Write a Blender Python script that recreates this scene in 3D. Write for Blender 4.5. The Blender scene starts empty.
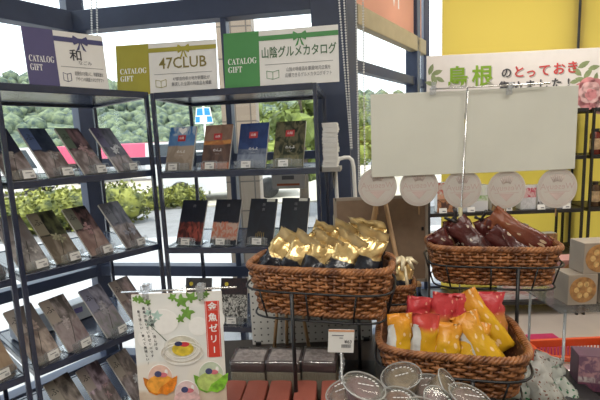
import bpy, bmesh, math, random
from mathutils import Vector, Matrix, Euler, noise
R = math.radians
random.seed(7)
SC = bpy.context.scene
COL = SC.collection

# ---------------------------------------------------------------- camera, sky, sun, exposure
FPX = 415.0
CAM_Z = 1.5
CAM_M = Matrix.Rotation(R(90 - 8.0), 4, 'X') @ Matrix.Rotation(R(-2.5), 4, 'Z')
cd = bpy.data.cameras.new('camera')
cd.sensor_width = 36.0
cd.lens = FPX * 36.0 / 600.0
cd.clip_start = 0.05
cd.clip_end = 400
cam = bpy.data.objects.new('camera', cd)
COL.objects.link(cam)
cam.matrix_world = Matrix.Translation((0, 0, CAM_Z)) @ CAM_M
SC.camera = cam

w = bpy.data.worlds.new('sky')
SC.world = w
w.use_nodes = True
bg = w.node_tree.nodes['Background']
bg.inputs[0].default_value = (0.86, 0.93, 1.0, 1)
bg.inputs[1].default_value = 2.6

sd = bpy.data.lights.new('sun', 'SUN')
sd.energy = 4.5
sd.angle = R(1.0)
sd.color = (1.0, 0.95, 0.86)
so = bpy.data.objects.new('sun', sd)
COL.objects.link(so)
so.rotation_euler = Euler((R(21), R(-13), 0))

def area(name, loc, sx, sy, power, col, rot=(0, 0, 0)):
    l = bpy.data.lights.new(name, 'AREA')
    l.shape = 'RECTANGLE'
    l.size, l.size_y, l.energy, l.color = sx, sy, power, col
    o = bpy.data.objects.new(name, l)
    COL.objects.link(o)
    o.location = loc
    o.rotation_euler = rot
    return o
CEIL = [(-0.55, -0.4), (1.35, 0.55), (0.5, -1.3), (2.6, 1.9), (1.7, 2.75)]  # last one is an added fill lamp for banner, shelf goods and back floor
CEIL_W = [29, 15, 22, 30, 18]
for (x, y), p in zip(CEIL, CEIL_W):
    area('ceiling_and_fill_lamp', (x, y, 3.0), 1.15, 0.28, p, (1.0, 0.95, 0.86))

SC.view_settings.view_transform = 'Standard'
SC.view_settings.look = 'None'
SC.view_settings.gamma = 1
SC.view_settings.use_curve_mapping = False
SC.view_settings.exposure = 0.0

# ---------------------------------------------------------------- pixel helpers
def ray(px, py):
    d = Vector(((px - 300) / FPX, (200 - py) / FPX, -1.0))
    return (CAM_M.to_3x3() @ d)
def atY(px, py, Y):
    d = ray(px, py)
    return Vector((0, 0, CAM_Z)) + d * (Y / d.y)
def atZ(px, py, z):
    d = ray(px, py)
    return Vector((0, 0, CAM_Z)) + d * ((z - CAM_Z) / d.z)

# ---------------------------------------------------------------- object helpers
def tag(o, label=None, cat=None, group=None, kind=None):
    if label: o['label'] = label
    if cat: o['category'] = cat
    if group: o['group'] = group
    if kind: o['kind'] = kind
    return o
def thing(name, label, cat, loc=(0, 0, 0), rz=0.0, group=None):
    o = bpy.data.objects.new(name, None)
    o.empty_display_size = 0.05
    COL.objects.link(o)
    o.location = loc
    o.rotation_euler = (0, 0, rz)
    return tag(o, label, cat, group)
def copy_tree(o, parent=None):
    c = o.copy()
    COL.objects.link(c)
    c.parent = parent
    for ch in list(o.children):
        copy_tree(ch, c)
    return c

class MB:
    def __init__(s):
        s.bm = bmesh.new()
        s.uv = s.bm.loops.layers.uv.new('UVMap')
    def box(s, c, size, M=None, bevel=0.0):
        r = bmesh.ops.create_cube(s.bm, size=1.0)
        vs = r['verts']
        T = Matrix.Translation(Vector(c)) @ Matrix.Diagonal((size[0], size[1], size[2], 1))
        if M is not None: T = M @ T
        bmesh.ops.transform(s.bm, matrix=T, verts=vs)
        if bevel > 0:
            es = list({e for v in vs for e in v.link_edges})
            bmesh.ops.bevel(s.bm, geom=es, offset=bevel, segments=2, affect='EDGES', profile=0.5)
        return s
    def tube(s, path, r, n=8, closed=False, cap=True):
        pts = [Vector(p) for p in path]
        m = len(pts)
        rings = []
        prev = None
        for i, p in enumerate(pts):
            if closed:
                t = pts[(i + 1) % m] - pts[i - 1]
            else:
                t = pts[min(i + 1, m - 1)] - pts[max(i - 1, 0)]
            if t.length < 1e-9: t = Vector((0, 0, 1))
            t.normalize()
            if prev is None:
                a = Vector((0, 0, 1)) if abs(t.z) < 0.9 else Vector((1, 0, 0))
                nx = t.cross(a).normalized()
            else:
                nx = (prev - t * prev.dot(t))
                if nx.length < 1e-6: nx = t.orthogonal()
                nx.normalize()
            prev = nx
            ny = t.cross(nx)
            rr = r[i] if isinstance(r, (list, tuple)) else r
            rings.append([s.bm.verts.new(p + (nx * math.cos(2 * math.pi * k / n) + ny * math.sin(2 * math.pi * k / n)) * rr) for k in range(n)])
        for i in range(m if closed else m - 1):
            A, B = rings[i], rings[(i + 1) % m]
            for k in range(n):
                f = s.bm.faces.new((A[k], A[(k + 1) % n], B[(k + 1) % n], B[k]))
                f.smooth = True
        if cap and not closed:
            s.bm.faces.new(list(reversed(rings[0])))
            s.bm.faces.new(rings[-1])
        return s
    def lathe(s, prof, n=24, c=(0, 0, 0), cap=True, M=None):
        rings = []
        for (r, z) in prof:
            ring = []
            for k in range(n):
                a = 2 * math.pi * k / n
                p = Vector((c[0] + r * math.cos(a), c[1] + r * math.sin(a), c[2] + z))
                if M is not None: p = M @ p
                ring.append(s.bm.verts.new(p))
            rings.append(ring)
        for A, B in zip(rings, rings[1:]):
            for k in range(n):
                f = s.bm.faces.new((A[k], A[(k + 1) % n], B[(k + 1) % n], B[k]))
                f.smooth = True
        if cap:
            s.bm.faces.new(list(reversed(rings[0])))
            s.bm.faces.new(rings[-1])
        return s
    def prism(s, pts, y0, y1, M=None):
        # outline in x,z extruded along y
        a = [Vector((p[0], y0, p[1])) for p in pts]
        b = [Vector((p[0], y1, p[1])) for p in pts]
        if M is not None:
            a = [M @ v for v in a]; b = [M @ v for v in b]
        a = [s.bm.verts.new(v) for v in a]; b = [s.bm.verts.new(v) for v in b]
        n = len(a)
        s.bm.faces.new(a); s.bm.faces.new(list(reversed(b)))
        for i in range(n):
            s.bm.faces.new((a[i], b[i], b[(i + 1) % n], a[(i + 1) % n]))
        return s
    def panel(s, x0, x1, z0, z1, y, th, M=None):
        # upright board facing -y with 0..1 UVs on its front face
        pts = [(x0, y, z0), (x1, y, z0), (x1, y, z1), (x0, y, z1)]
        bk = [(p[0], y + th, p[2]) for p in pts]
        f_ = [Vector(p) for p in pts]; b_ = [Vector(p) for p in bk]
        if M is not None:
            f_ = [M @ v for v in f_]; b_ = [M @ v for v in b_]
        f_ = [s.bm.verts.new(v) for v in f_]; b_ = [s.bm.verts.new(v) for v in b_]
        fc = s.bm.faces.new(f_)
        for l, u in zip(fc.loops, ((0, 0), (1, 0), (1, 1), (0, 1))): l[s.uv].uv = u
        fb = s.bm.faces.new(list(reversed(b_)))
        for l, u in zip(fb.loops, ((0, 1), (1, 1), (1, 0), (0, 0))): l[s.uv].uv = u
        for i in range(4):
            g = s.bm.faces.new((f_[i], b_[i], b_[(i + 1) % 4], f_[(i + 1) % 4]))
            for l in g.loops: l[s.uv].uv = (0.5, 0.02)
        return s
    def build(s, name, m, parent=None, kind=None):
        bmesh.ops.recalc_face_normals(s.bm, faces=s.bm.faces)
        me = bpy.data.meshes.new(name)
        s.bm.to_mesh(me)
        s.bm.free()
        me.materials.append(m)
        o = bpy.data.objects.new(name, me)
        COL.objects.link(o)
        o.parent = parent
        if kind: o['kind'] = kind
        return o

def text(body, size, M, m, parent, name='lettering', align='CENTER', squash=1.0, spacing=1.0, line=1.0, bold=0.0, ext=0.0003):
    c = bpy.data.curves.new(name, 'FONT')
    c.body = body
    c.size = size
    c.align_x = align
    c.align_y = 'CENTER'
    c.resolution_u = 2
    c.space_character = spacing
    c.space_line = line
    c.extrude = ext
    c.offset = bold
    t = bpy.data.objects.new(name, c)
    COL.objects.link(t)
    dg = bpy.context.evaluated_depsgraph_get()
    me = bpy.data.meshes.new_from_object(t.evaluated_get(dg))
    bpy.data.objects.remove(t)
    # text lies in xy facing +z; stand it up to face -y
    T = M @ Matrix.Rotation(R(90), 4, 'X') @ Matrix.Diagonal((squash, 1, 1, 1))
    me.transform(T)
    me.materials.clear()
    me.materials.append(m)
    o = bpy.data.objects.new(name, me)
    COL.objects.link(o)
    o.parent = parent
    return o
TR = lambda x, y, z: Matrix.Translation((x, y, z))

# ---------------------------------------------------------------- material helpers
def newmat(name):
    m = bpy.data.materials.new(name)
    m.use_nodes = True
    nt = m.node_tree
    return m, nt, nt.nodes['Principled BSDF']
def N(nt, t, **kw):
    n = nt.nodes.new(t)
    for k, v in kw.items(): setattr(n, k, v)
    return n
def mat(name, col, rough=0.5, metal=0.0, var=0.06, scale=14.0, bump=0.0, coord='Object', col2=None, spec=0.5, stretch=None, bscale=None):
    m, nt, b = newmat(name)
    L = nt.links
    tc = N(nt, 'ShaderNodeTexCoord')
    mp = N(nt, 'ShaderNodeMapping')
    if stretch: mp.inputs['Scale'].default_value = stretch
    L.new(tc.outputs[coord], mp.inputs[0])
    nz = N(nt, 'ShaderNodeTexNoise')
    nz.inputs['Scale'].default_value = scale
    nz.inputs['Detail'].default_value = 3
    L.new(mp.outputs[0], nz.inputs['Vector'])
    mx = N(nt, 'ShaderNodeMix', data_type='RGBA')
    a = [max(0, c * (1 - var)) for c in col]
    c2 = col2 if col2 else [min(1, c * (1 + var)) for c in col]
    mx.inputs[6].default_value = (*a, 1)
    mx.inputs[7].default_value = (*c2, 1)
    cr = N(nt, 'ShaderNodeMapRange')
    cr.inputs[1].default_value = 0.35; cr.inputs[2].default_value = 0.65
    L.new(nz.outputs[0], cr.inputs[0])
    L.new(cr.outputs[0], mx.inputs[0])
    L.new(mx.outputs[2], b.inputs['Base Color'])
    b.inputs['Roughness'].default_value = rough
    b.inputs['Metallic'].default_value = metal
    b.inputs['Specular IOR Level'].default_value = spec
    if bump:
        bp = N(nt, 'ShaderNodeBump')
        bp.inputs['Strength'].default_value = bump
        bp.inputs['Distance'].default_value = 0.01
        n2 = nz
        if bscale:
            n2 = N(nt, 'ShaderNodeTexNoise'); n2.inputs['Scale'].default_value = bscale
            L.new(mp.outputs[0], n2.inputs['Vector'])
        L.new(n2.outputs[0], bp.inputs['Height'])
        L.new(bp.outputs[0], b.inputs['Normal'])
    return m
def clear(name, tint=(1, 1, 1), refl=0.10, rough=0.05, body=0.0, bodycol=(.9, .95, 1)):
    m = bpy.data.materials.new(name)
    m.use_nodes = True
    nt = m.node_tree
    nt.nodes.clear()
    out = N(nt, 'ShaderNodeOutputMaterial')
    tr = N(nt, 'ShaderNodeBsdfTransparent'); tr.inputs[0].default_value = (*tint, 1)
    gl = N(nt, 'ShaderNodeBsdfGlossy'); gl.inputs['Roughness'].default_value = rough
    lw = N(nt, 'ShaderNodeLayerWeight'); lw.inputs[0].default_value = 0.25
    mr = N(nt, 'ShaderNodeMapRange'); mr.inputs[3].default_value = refl * 0.4; mr.inputs[4].default_value = min(1, refl * 4)
    mx = N(nt, 'ShaderNodeMixShader')
    L = nt.links
    L.new(lw.outputs['Fresnel'], mr.inputs[0])
    L.new(mr.outputs[0], mx.inputs[0])
    src = tr
    if body > 0:
        df = N(nt, 'ShaderNodeBsdfDiffuse'); df.inputs[0].default_value = (*bodycol, 1)
        m2 = N(nt, 'ShaderNodeMixShader'); m2.inputs[0].default_value = body
        L.new(tr.outputs[0], m2.inputs[1]); L.new(df.outputs[0], m2.inputs[2])
        src = m2
    L.new(src.outputs[0], mx.inputs[1])
    L.new(gl.outputs[0], mx.inputs[2])
    L.new(mx.outputs[0], out.inputs[0])
    return m
def translucent(name, col, k=0.5, var=0.05, scale=2.0):
    m = mat(name, col, 0.8, var=var, scale=scale)
    nt = m.node_tree
    b = nt.nodes['Principled BSDF']
    out = [n for n in nt.nodes if n.type == 'OUTPUT_MATERIAL'][0]
    t = N(nt, 'ShaderNodeBsdfTranslucent'); t.inputs[0].default_value = (*col, 1)
    mx = N(nt, 'ShaderNodeMixShader'); mx.inputs[0].default_value = k
    nt.links.new(b.outputs[0], mx.inputs[1]); nt.links.new(t.outputs[0], mx.inputs[2])
    nt.links.new(mx.outputs[0], out.inputs[0])
    return m
def picture(name, bands, scale=5.0, seed=0.0, strip=None, rough=0.25, warp=0.10, lohi=(.42, .58), dist=1.2):
    """printed picture: horizontal bands (v_top, colour a, colour b) from bottom to top with blotchy subject inside each"""
    m, nt, b = newmat(name)
    L = nt.links
    tc = N(nt, 'ShaderNodeTexCoord')
    mp = N(nt, 'ShaderNodeMapping'); mp.inputs['Location'].default_value = (seed, seed * 1.7, seed * .3)
    L.new(tc.outputs['UV'], mp.inputs[0])
    nz = N(nt, 'ShaderNodeTexNoise'); nz.inputs['Scale'].default_value = scale; nz.inputs['Detail'].default_value = 5; nz.inputs['Distortion'].default_value = dist
    L.new(mp.outputs[0], nz.inputs['Vector'])
    st = N(nt, 'ShaderNodeMapRange'); st.inputs[1].default_value = lohi[0]; st.inputs[2].default_value = lohi[1]
    L.new(nz.outputs[0], st.inputs[0])
    sx = N(nt, 'ShaderNodeSeparateXYZ'); L.new(tc.outputs['UV'], sx.inputs[0])
    wv = N(nt, 'ShaderNodeMath', operation='MULTIPLY_ADD'); wv.inputs[1].default_value = warp; 
    L.new(nz.outputs[0], wv.inputs[0]); L.new(sx.outputs[1], wv.inputs[2])
    cur = None
    for (vt, ca, cb) in bands:
        mx = N(nt, 'ShaderNodeMix', data_type='RGBA')
        mx.inputs[6].default_value = (*ca, 1); mx.inputs[7].default_value = (*cb, 1)
        L.new(st.outputs[0], mx.inputs[0])
        if cur is None: cur = mx.outputs[2]
        else:
            g = N(nt, 'ShaderNodeMapRange'); g.inputs[1].default_value = prev_v + warp * .5 - .015; g.inputs[2].default_value = prev_v + warp * .5 + .015
            L.new(wv.outputs[0], g.inputs[0])
            k = N(nt, 'ShaderNodeMix', data_type='RGBA')
            L.new(g.outputs[0], k.inputs[0]); L.new(cur, k.inputs[6]); L.new(mx.outputs[2], k.inputs[7])
            cur = k.outputs[2]
        prev_v = vt
    if strip:
        (u1, v0, sc) = strip
        a = N(nt, 'ShaderNodeMath', operation='LESS_THAN'); a.inputs[1].default_value = u1; L.new(sx.outputs[0], a.inputs[0])
        c = N(nt, 'ShaderNodeMath', operation='GREATER_THAN'); c.inputs[1].default_value = v0; L.new(sx.outputs[1], c.inputs[0])
        d = N(nt, 'ShaderNodeMath', operation='MULTIPLY'); L.new(a.outputs[0], d.inputs[0]); L.new(c.outputs[0], d.inputs[1])
        k = N(nt, 'ShaderNodeMix', data_type='RGBA'); L.new(d.outputs[0], k.inputs[0]); L.new(cur, k.inputs[6]); k.inputs[7].default_value = (*sc, 1)
        cur = k.outputs[2]
    L.new(cur, b.inputs['Base Color'])
    b.inputs['Roughness'].default_value = rough
    return m

M = {}
M['navy'] = mat('navy_steel', (.022, .031, .066), .24, .0, .1, 20, spec=1.0)
M['frame'] = mat('window_frame_paint', (.042, .057, .108), .45, 0, .08, 10)
M['black'] = mat('black_steel', (.012, .012, .014), .4)
M['white'] = mat('white_card', (.80, .79, .77), .5, var=.02)
M['offwhite'] = mat('greyish_card', (.67, .675, .605), .6, var=.03, scale=6)
M['paper'] = mat('page_edges', (.75, .73, .70), .8, var=.1, scale=200, stretch=(1, 60, 1))
M['glass'] = clear('window_glass', (.97, .99, .98), .05, .02)
M['acrylic'] = clear('clear_acrylic', (.95, .97, .98), .20, .08, .06)
M['edge'] = clear('acrylic_edge', (.95, .97, 1), .3, .1, .45, (.8, .85, .9))
M['clip'] = clear('clip_plastic', (.95, .97, 1), .35, .1, .22, (.85, .88, .9))
M['film'] = clear('clear_wrap', (.97, .97, .98), .16, .12, .03)
M['lid'] = clear('clear_lid', (.93, .93, .92), .06, .12, .06, (.62, .60, .56))
M['rim'] = clear('frosted_rim', (.93, .93, .92), .15, .2, .5, (.62, .62, .60))
M['ink'] = mat('dark_ink', (.05, .05, .06), .7)
M['ink_grey'] = mat('grey_ink', (.22, .22, .24), .7)
M['white_ink'] = mat('white_ink', (.85, .85, .85), .6, var=.02)
M['chrome'] = mat('chrome', (.75, .75, .75), .22, 1.0, .02)
M['wood'] = mat('pale_wood', (.42, .25, .12), .5, var=.18, scale=6, stretch=(8, 8, 1))
M['wicker'] = mat('brown_wicker', (.185, .064, .023), .36, var=.3, scale=35, col2=(.42, .175, .066))
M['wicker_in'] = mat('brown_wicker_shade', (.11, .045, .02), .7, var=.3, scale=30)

# ================================================================ structure
FLOOR_Z = 0.0
# facade plan: left glass wall, rear glass wall, receding glass wall, back wall
C1 = Vector((-1.385, 2.76, 0))                # corner between left and rear glass
ul = Vector((.597, .802, 0)).normalized()
C0 = C1 - ul * 4.6
e2 = Vector((.9876, -.157, 0))
C2 = C1 + e2 * 1.66                           # right end of the rear glass
C3 = Vector((1.115, 3.74, 0))
CEIL_Z = 3.05
floor_m = mat('pale_floor_tile', (.56, .48, .43), .35, var=.06, scale=3)
PLAN = [(C0.x, C0.y), (C0.x, -3.6), (5.3, -3.6), (5.3, 3.58), (C3.x, C3.y), (C2.x, C2.y), (C1.x, C1.y)]
def slab(name, m, z0, z1):
    mb = MB()
    a = [mb.bm.verts.new((x, y, z0)) for x, y in PLAN]; b = [mb.bm.verts.new((x, y, z1)) for x, y in PLAN]
    mb.bm.faces.new(a); mb.bm.faces.new(b[::-1])
    for i in range(len(PLAN)):
        j = (i + 1) % len(PLAN); mb.bm.faces.new((a[i], b[i], b[j], a[j]))
    return mb.build(name, m, kind='structure')
slab('floor', floor_m, -.06, 0)
slab('ceiling', mat('ceiling_board', (.72, .71, .68), .9, var=.02), CEIL_Z, CEIL_Z + .12)
mb = MB(); mb.box((C0.x - .05, (C0.y - 3.6) / 2, CEIL_Z / 2), (.1, C0.y + 3.6, CEIL_Z)); mb.build('wall_left', mat('cream_wall_side', (.66, .63, .57), .8, var=.03), kind='structure')
wallm = mat('cream_wall', (.66, .63, .57), .8, var=.03)
mb = MB(); mb.box((.6, -3.65, CEIL_Z / 2), (9.4, .1, CEIL_Z)); mb.build('wall_front', wallm, kind='structure')
mb = MB(); mb.box((5.3, .1, CEIL_Z / 2), (.1, 7.4, CEIL_Z)); mb.build('wall_right', wallm, kind='structure')

def wallM(a, b):
    d = (b - a); ang = math.atan2(d.y, d.x)
    return Matrix.Translation(a) @ Matrix.Rotation(ang, 4, 'Z'), d.length
mull = []
def glazing(name, a, b, rails, posts, pane_z=(0, CEIL_Z), dep=.07):
    Mx, L = wallM(a, b)
    root = bpy.data.objects.new(name, None); COL.objects.link(root); root['kind'] = 'structure'
    root.matrix_world = Mx
    for (z0, z1, d) in rails:
        MB().box((L / 2, 0, (z0 + z1) / 2), (L, d, z1 - z0), bevel=.004).build('window_rail', M['frame'], root)
    for (x0, x1, d) in posts:
        MB().box(((x0 + x1) / 2, 0.0, CEIL_Z / 2), (x1 - x0, d, CEIL_Z), bevel=.004).build('window_mullion', M['frame'], root)
    MB().box((L / 2, .012, CEIL_Z / 2), (L - .02, .006, CEIL_Z - .01)).build('glass_pane', M['glass'], root)
    return root, L
RAILS = [(2.24, 2.36, .10), (1.395, 1.445, .07), (.66, .73, .08), (0, .1, .1)]
glazing('window_1', C0, C1, [RAILS[0], RAILS[2], RAILS[3]], [(4.55, 4.66, .09), (2.9, 2.97, .08), (1.2, 1.27, .08)])
glazing('window_2', C1, C2, RAILS, [(.975, 1.01, .07), (1.52, 1.72, .13)])
glazing('window_3', C2, C3, [(1.92, 1.985, .06), (0, .1, .08)], [(.0, .16, .10), (1.24, 1.32, .10)])

# beige beam and lintel over the receding glass
Mx, L3 = wallM(C2, C3)
mb = MB(); mb.box((L3 / 2 + .07, -.02, 2.245), (L3 - .22, .06, .12), bevel=.006)
tb = mb.build('trim_1', mat('beige_beam', (.40, .34, .22), .6, var=.05), kind='structure'); tb.matrix_world = Mx
# back wall glazing (behind the yellow blinds)
C4 = Vector((5.3, 3.58, 0))
Mx4, L4 = wallM(C3, C4)
def b_x(px, py):
    inv = Mx4.inverted(); o = inv @ Vector((0, 0, CAM_Z)); dd = inv.to_3x3() @ ray(px, py); k = (-.06 - o.y) / dd.y
    return (o + dd * k).x
XB = b_x(579, 30)
glazing('window_4', C3, C4, [(2.9, 3.05, .08), (0, .12, .08)], [(.0, .05, .11), (XB - .05, XB + .05, .07), (2.9, 2.97, .06)])

# tiled pillar standing outside the rear glass
def brickmat(name, col, mortar, sx, sy):
    m, nt, b = newmat(name)
    tc = N(nt, 'ShaderNodeTexCoord'); br = N(nt, 'ShaderNodeTexBrick')
    mp = N(nt, 'ShaderNodeMapping'); mp.inputs['Rotation'].default_value = (R(90), 0, 0)
    nt.links.new(tc.outputs['Object'], mp.inputs[0]); nt.links.new(mp.outputs[0], br.inputs['Vector'])
    br.inputs['Color1'].default_value = (*col, 1); br.inputs['Color2'].default_value = (*[c * .85 for c in col], 1)
    br.inputs['Mortar'].default_value = (*mortar, 1)
    br.inputs['Scale'].default_value = 1; br.inputs['Brick Width'].default_value = sx; br.inputs['Row Height'].default_value = sy; br.inputs['Mortar Size'].default_value = .006
    br.offset = 0.0
    nt.links.new(br.outputs['Color'], b.inputs['Base Color']); b.inputs['Roughness'].default_value = .7
    return m
p0 = atY(241, 150, 3.35)
mb = MB(); mb.box((p0.x, 3.5, 1.6), (.27, .3, 3.6))
mb.build('trim_2', brickmat('pillar_tile', (.50, .40, .32), (.2, .17, .15), .12, .24), kind='structure')

# ---------------------------------------------------------------- outside ground
pave = brickmat('paving_slabs', (.42, .42, .44), (.3, .3, .3), .45, .45)
pave.node_tree.nodes['Mapping'].inputs['Rotation'].default_value = (0, 0, 0)
def ground(name, m, pts, z, th=.04):
    mb = MB()
    a = [mb.bm.verts.new((x, y, z)) for x, y in pts]; b = [mb.bm.verts.new((x, y, z - th)) for x, y in pts]
    n = len(pts)
    mb.bm.faces.new(a); mb.bm.faces.new(b[::-1])
    for i in range(n): mb.bm.faces.new((a[i], b[i], b[(i + 1) % n], a[(i + 1) % n]))
    return mb.build(name, m, kind='structure')
ground('pavement', pave, [(-9, -4), (9, -4), (9, 7.2), (-9, 7.2)], -.07)
ground('asphalt_lot', mat('asphalt', (.20, .20, .21), .9, var=.1, scale=4), [(-70, -30), (70, -30), (70, 75), (-70, 75)], -.12)

# ================================================================ shelf units (left glass wall and rear glass wall)
ZS = [1.74, 1.374, 1.01, .615, .235]
class Unit:
    def __init__(s, a, ang, length, depth=.45, dz=0.0):
        s.a, s.ang, s.L, s.D, s.dz = Vector(a), ang, length, depth, dz
        s.M = Matrix.Translation(s.a) @ Matrix.Rotation(ang, 4, 'Z')
    def build(s, label, zs=ZS, m='navy', cat='shelf', top_extra=0.0):
        zs = [z + s.dz for z in zs]
        root = thing('display_shelf', label, cat, s.a, s.ang, 'shelves')
        for x in (.011, s.L - .011):
            for y in (.011, s.D - .011):
                MB().box((x, y, zs[0] / 2), (.018, .018, zs[0]), bevel=.003).build('post', M[m], root)
        for z in zs:
            b = MB()
            b.box((s.L / 2, s.D / 2, z - .008), (s.L - .046, s.D - .046, .012))
            for (yy) in (.011, s.D - .011):
                b.box((s.L / 2, yy, z - .014), (s.L - .038, .018, .030), bevel=.003)
            for (xx) in (.012, s.L - .012):
                b.box((xx, s.D / 2, z - .014), (.018, s.D - .038, .030), bevel=.003)
            b.build('shelf_board', M[m], root)
        return root
    def local_x(s, px, py, y0=0.0):
        """distance along the unit where the view through a pixel crosses the line y0 behind its front"""
        inv = s.M.inverted()
        o = inv @ Vector((0, 0, CAM_Z)); d = inv.to_3x3() @ ray(px, py)
        t = (y0 - o.y) / d.y
        return (o + d * t).x
    def pt(s, x, y, z): return s.M @ Vector((x, y, z + s.dz))
ANG_L = math.atan2(.802, .597)
ANG_U = math.atan2(.464, .401)
UL = Unit((-1.09, 1.55, 0), ANG_U, .613, .58, .022)
U0 = Unit(UL.pt(-.632, 0, -.022), ANG_U, .62, .58, .022)
A = atY(156, 170, 1.96); B = atY(320, 168, 1.84)
d = (B - A); ANG_R = math.atan2(d.y, d.x)
UR = Unit((A.x, A.y, 0), ANG_R, math.hypot(d.x, d.y), .45, .010)
U0.build('dark blue steel shelf unit cut off by the left edge of the photo')
UL.build('dark blue steel shelf unit along the left window, holding four rows of catalogues')
UR.build('dark blue steel shelf unit facing the viewer under the yellow and green gift signs')

# ================================================================ catalogues and their stands
def stand(label, unit, x, y0, z, wd, lip=.03, card=True, cx=0.0, back=.15, tilt=R(30), yaw=0.0):
    p = unit.pt(x, y0, z)
    t = thing('acrylic_stand', label, 'display stand', p, unit.ang + yaw, 'clear acrylic catalogue stands')
    b = MB()
    b.box((0, .04, .0015), (wd, .14, .003))
    T = TR(0, .012, .003) @ Matrix.Rotation(-tilt, 4, 'X')
    b.box((0, .0185, back / 2), (wd * .9, .003, back), T)
    b.box((0, -.012, lip / 2 + .003), (wd, .003, lip), TR(0, 0, 0) @ Matrix.Rotation(-R(12), 4, 'X'))
    b.build('holder', M['acrylic'], t)
    lw_, lh_ = min(wd, .078) / 2, lip + .006
    T2 = Matrix.Rotation(-R(12), 4, 'X')
    e = MB(); e.tube([T2 @ Vector(p) for p in ((cx - lw_, -.0165, .002), (cx - lw_, -.0165, lh_ - .004), (cx - lw_ + .004, -.0165, lh_), (cx + lw_ - .004, -.0165, lh_), (cx + lw_, -.0165, lh_ - .004), (cx + lw_, -.0165, .002))], .0011, 6)
    e.build('card_sleeve', M['edge'], t)
    if card:
        c = MB()
        T2 = Matrix.Rotation(-R(12), 4, 'X')
        c.panel(cx - .026, cx + .022, .004, lip + .001, -.0155, .0012, T2)
        k = c.build('price_card', M['white'], t)
        k['label'] = 'white price card'
        g = MB()
        for i in range(5):
            g.box((cx + .002 + i * .0032, -.0172, .013), (.0016, .0006, .009), T2)
        g.box((cx - .004, -.0172, .026), (.026, .0006, .003), T2)
        g.build('price_print', M['ink_grey'], k)
    return t
def book(label, unit, x, y0, z, wd, ht, m, mark=None, tilt=R(30), group=None, th=.010, cat='catalogue', extra=None, yaw=0.0):
    p = unit.pt(x, y0 + .012, z + .0045)
    t = thing('catalogue', label, cat, p, unit.ang + yaw, group)
    T = Matrix.Rotation(-tilt, 4, 'X')
    b = MB(); b.panel(-wd / 2, wd / 2, .0, ht, 0.0, .0012, T)
    b.build('cover', m, t)
    MB().box((0, .0012 + th / 2, ht / 2), (wd - .003, th, ht - .003), T).build('page_block', M['paper'], t)
    if mark:
        body, sz, mx, mz, mm = mark
        text(body, sz, T @ TR(mx * wd / 2, -.0006, mz * ht), M[mm], t, 'cover_mark')
    if extra: extra(t, T, wd, ht)
    return t
brown_a, brown_b = (.17, .135, .13), (.36, .31, .31)
def lcov(i, top, top2, strip, low=brown_a, low2=brown_b, split=.5, sc=4):
    return picture('cover_print', [(split, tuple(c * .85 for c in low), tuple(min(.7, c * 1.25) for c in low2)), (1, tuple(c * .7 for c in top), tuple(min(.7, c * 1.6) for c in top2))], sc, i * 3.1, (.38, .55, tuple(c * 1.35 for c in strip)), .28, .22, (.42, .72), .3)
dk = (.018, .018, .028)
LEFT = [
 # row shelf index, bottom centre pixel, cover, descriptor
 (1, (22, 173), lcov(1, (.03, .035, .07), dk, (.05, .06, .11)), 'dark navy catalogue at the left end of the top row on the left shelf'),
 (1, (61, 167), lcov(2, (.02, .03, .06), (.03, .04, .06), (.06, .085, .17)), 'blue striped catalogue with brown lower half, second from left in the top row'),
 (1, (95.5, 166), lcov(3, (.03, .02, .03), (.16, .10, .11), (.075, .10, .075)), 'green striped catalogue with pink blossoms, third from left in the top row'),
 (1, (128, 165), lcov(4, (.03, .025, .05), (.10, .09, .12), (.06, .05, .10), split=.35), 'dark violet catalogue with white blossoms, beside the corner in the top row'),
 (2, (35, 262), lcov(5, (.30, .28, .28), (.10, .08, .08), (.22, .2, .2), (.25, .23, .23), (.45, .42, .42)), 'pale floral catalogue half behind the post in the middle row, left shelf'),
 (2, (69, 257), lcov(6, (.02, .02, .02), (.10, .11, .05), (.17, .15, .11), (.15, .12, .09), (.28, .24, .2)), 'olive and black catalogue second from left in the middle row, left shelf'),
 (2, (102, 248), lcov(7, (.02, .02, .02), (.18, .10, .10), (.14, .14, .11), (.24, .15, .13), (.32, .23, .2)), 'black topped catalogue with pink petals, third from left in middle row, left shelf'),
 (2, (136, 243), lcov(8, (.05, .05, .07), (.13, .12, .15), (.10, .10, .12)), 'grey violet catalogue at right end of the middle row, left shelf'),
 (3, (48, 363), lcov(9, (.22, .19, .18), (.12, .10, .10), (.30, .27, .25), (.24, .18, .16), (.55, .46, .40)), 'cream and brown catalogue just right of the near post, lower row'),
 (3, (81, 351), lcov(10, (.16, .14, .13), (.36, .31, .31), (.27, .23, .20), (.40, .34, .34), (.14, .09, .10)), 'tan catalogue with dark twig picture in the lower row, left shelf'),
 (3, (118, 338), lcov(11, (.13, .13, .18), (.32, .31, .38), (.19, .19, .26), (.38, .34, .39), (.10, .13, .09)), 'lilac grey catalogue with green stems, just left of the jelly poster'),
 (3, (146, 330), lcov(12, (.14, .11, .10), (.28, .2, .19), (.2, .16, .14)), 'brown catalogue in the lower row half hidden behind the jelly poster'),
 (4, (84, 424), lcov(13, (.10, .08, .07), (.26, .22, .19), (.24, .21, .17)), 'dark brown catalogue in the bottom row cut by the frame'),
 (4, (114, 408), lcov(14, (.12, .08, .10), (.36, .28, .33), (.26, .22, .20)), 'plum coloured catalogue in the bottom row left of the jelly poster'),
 (4, (143, 396), lcov(15, (.2, .16, .14), (.36, .29, .26), (.27, .23, .19)), 'pale brown catalogue in the bottom row behind the poster edge'),
]
LB = dict(y0=.035)
marks = {0: 'ふ'}
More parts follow.
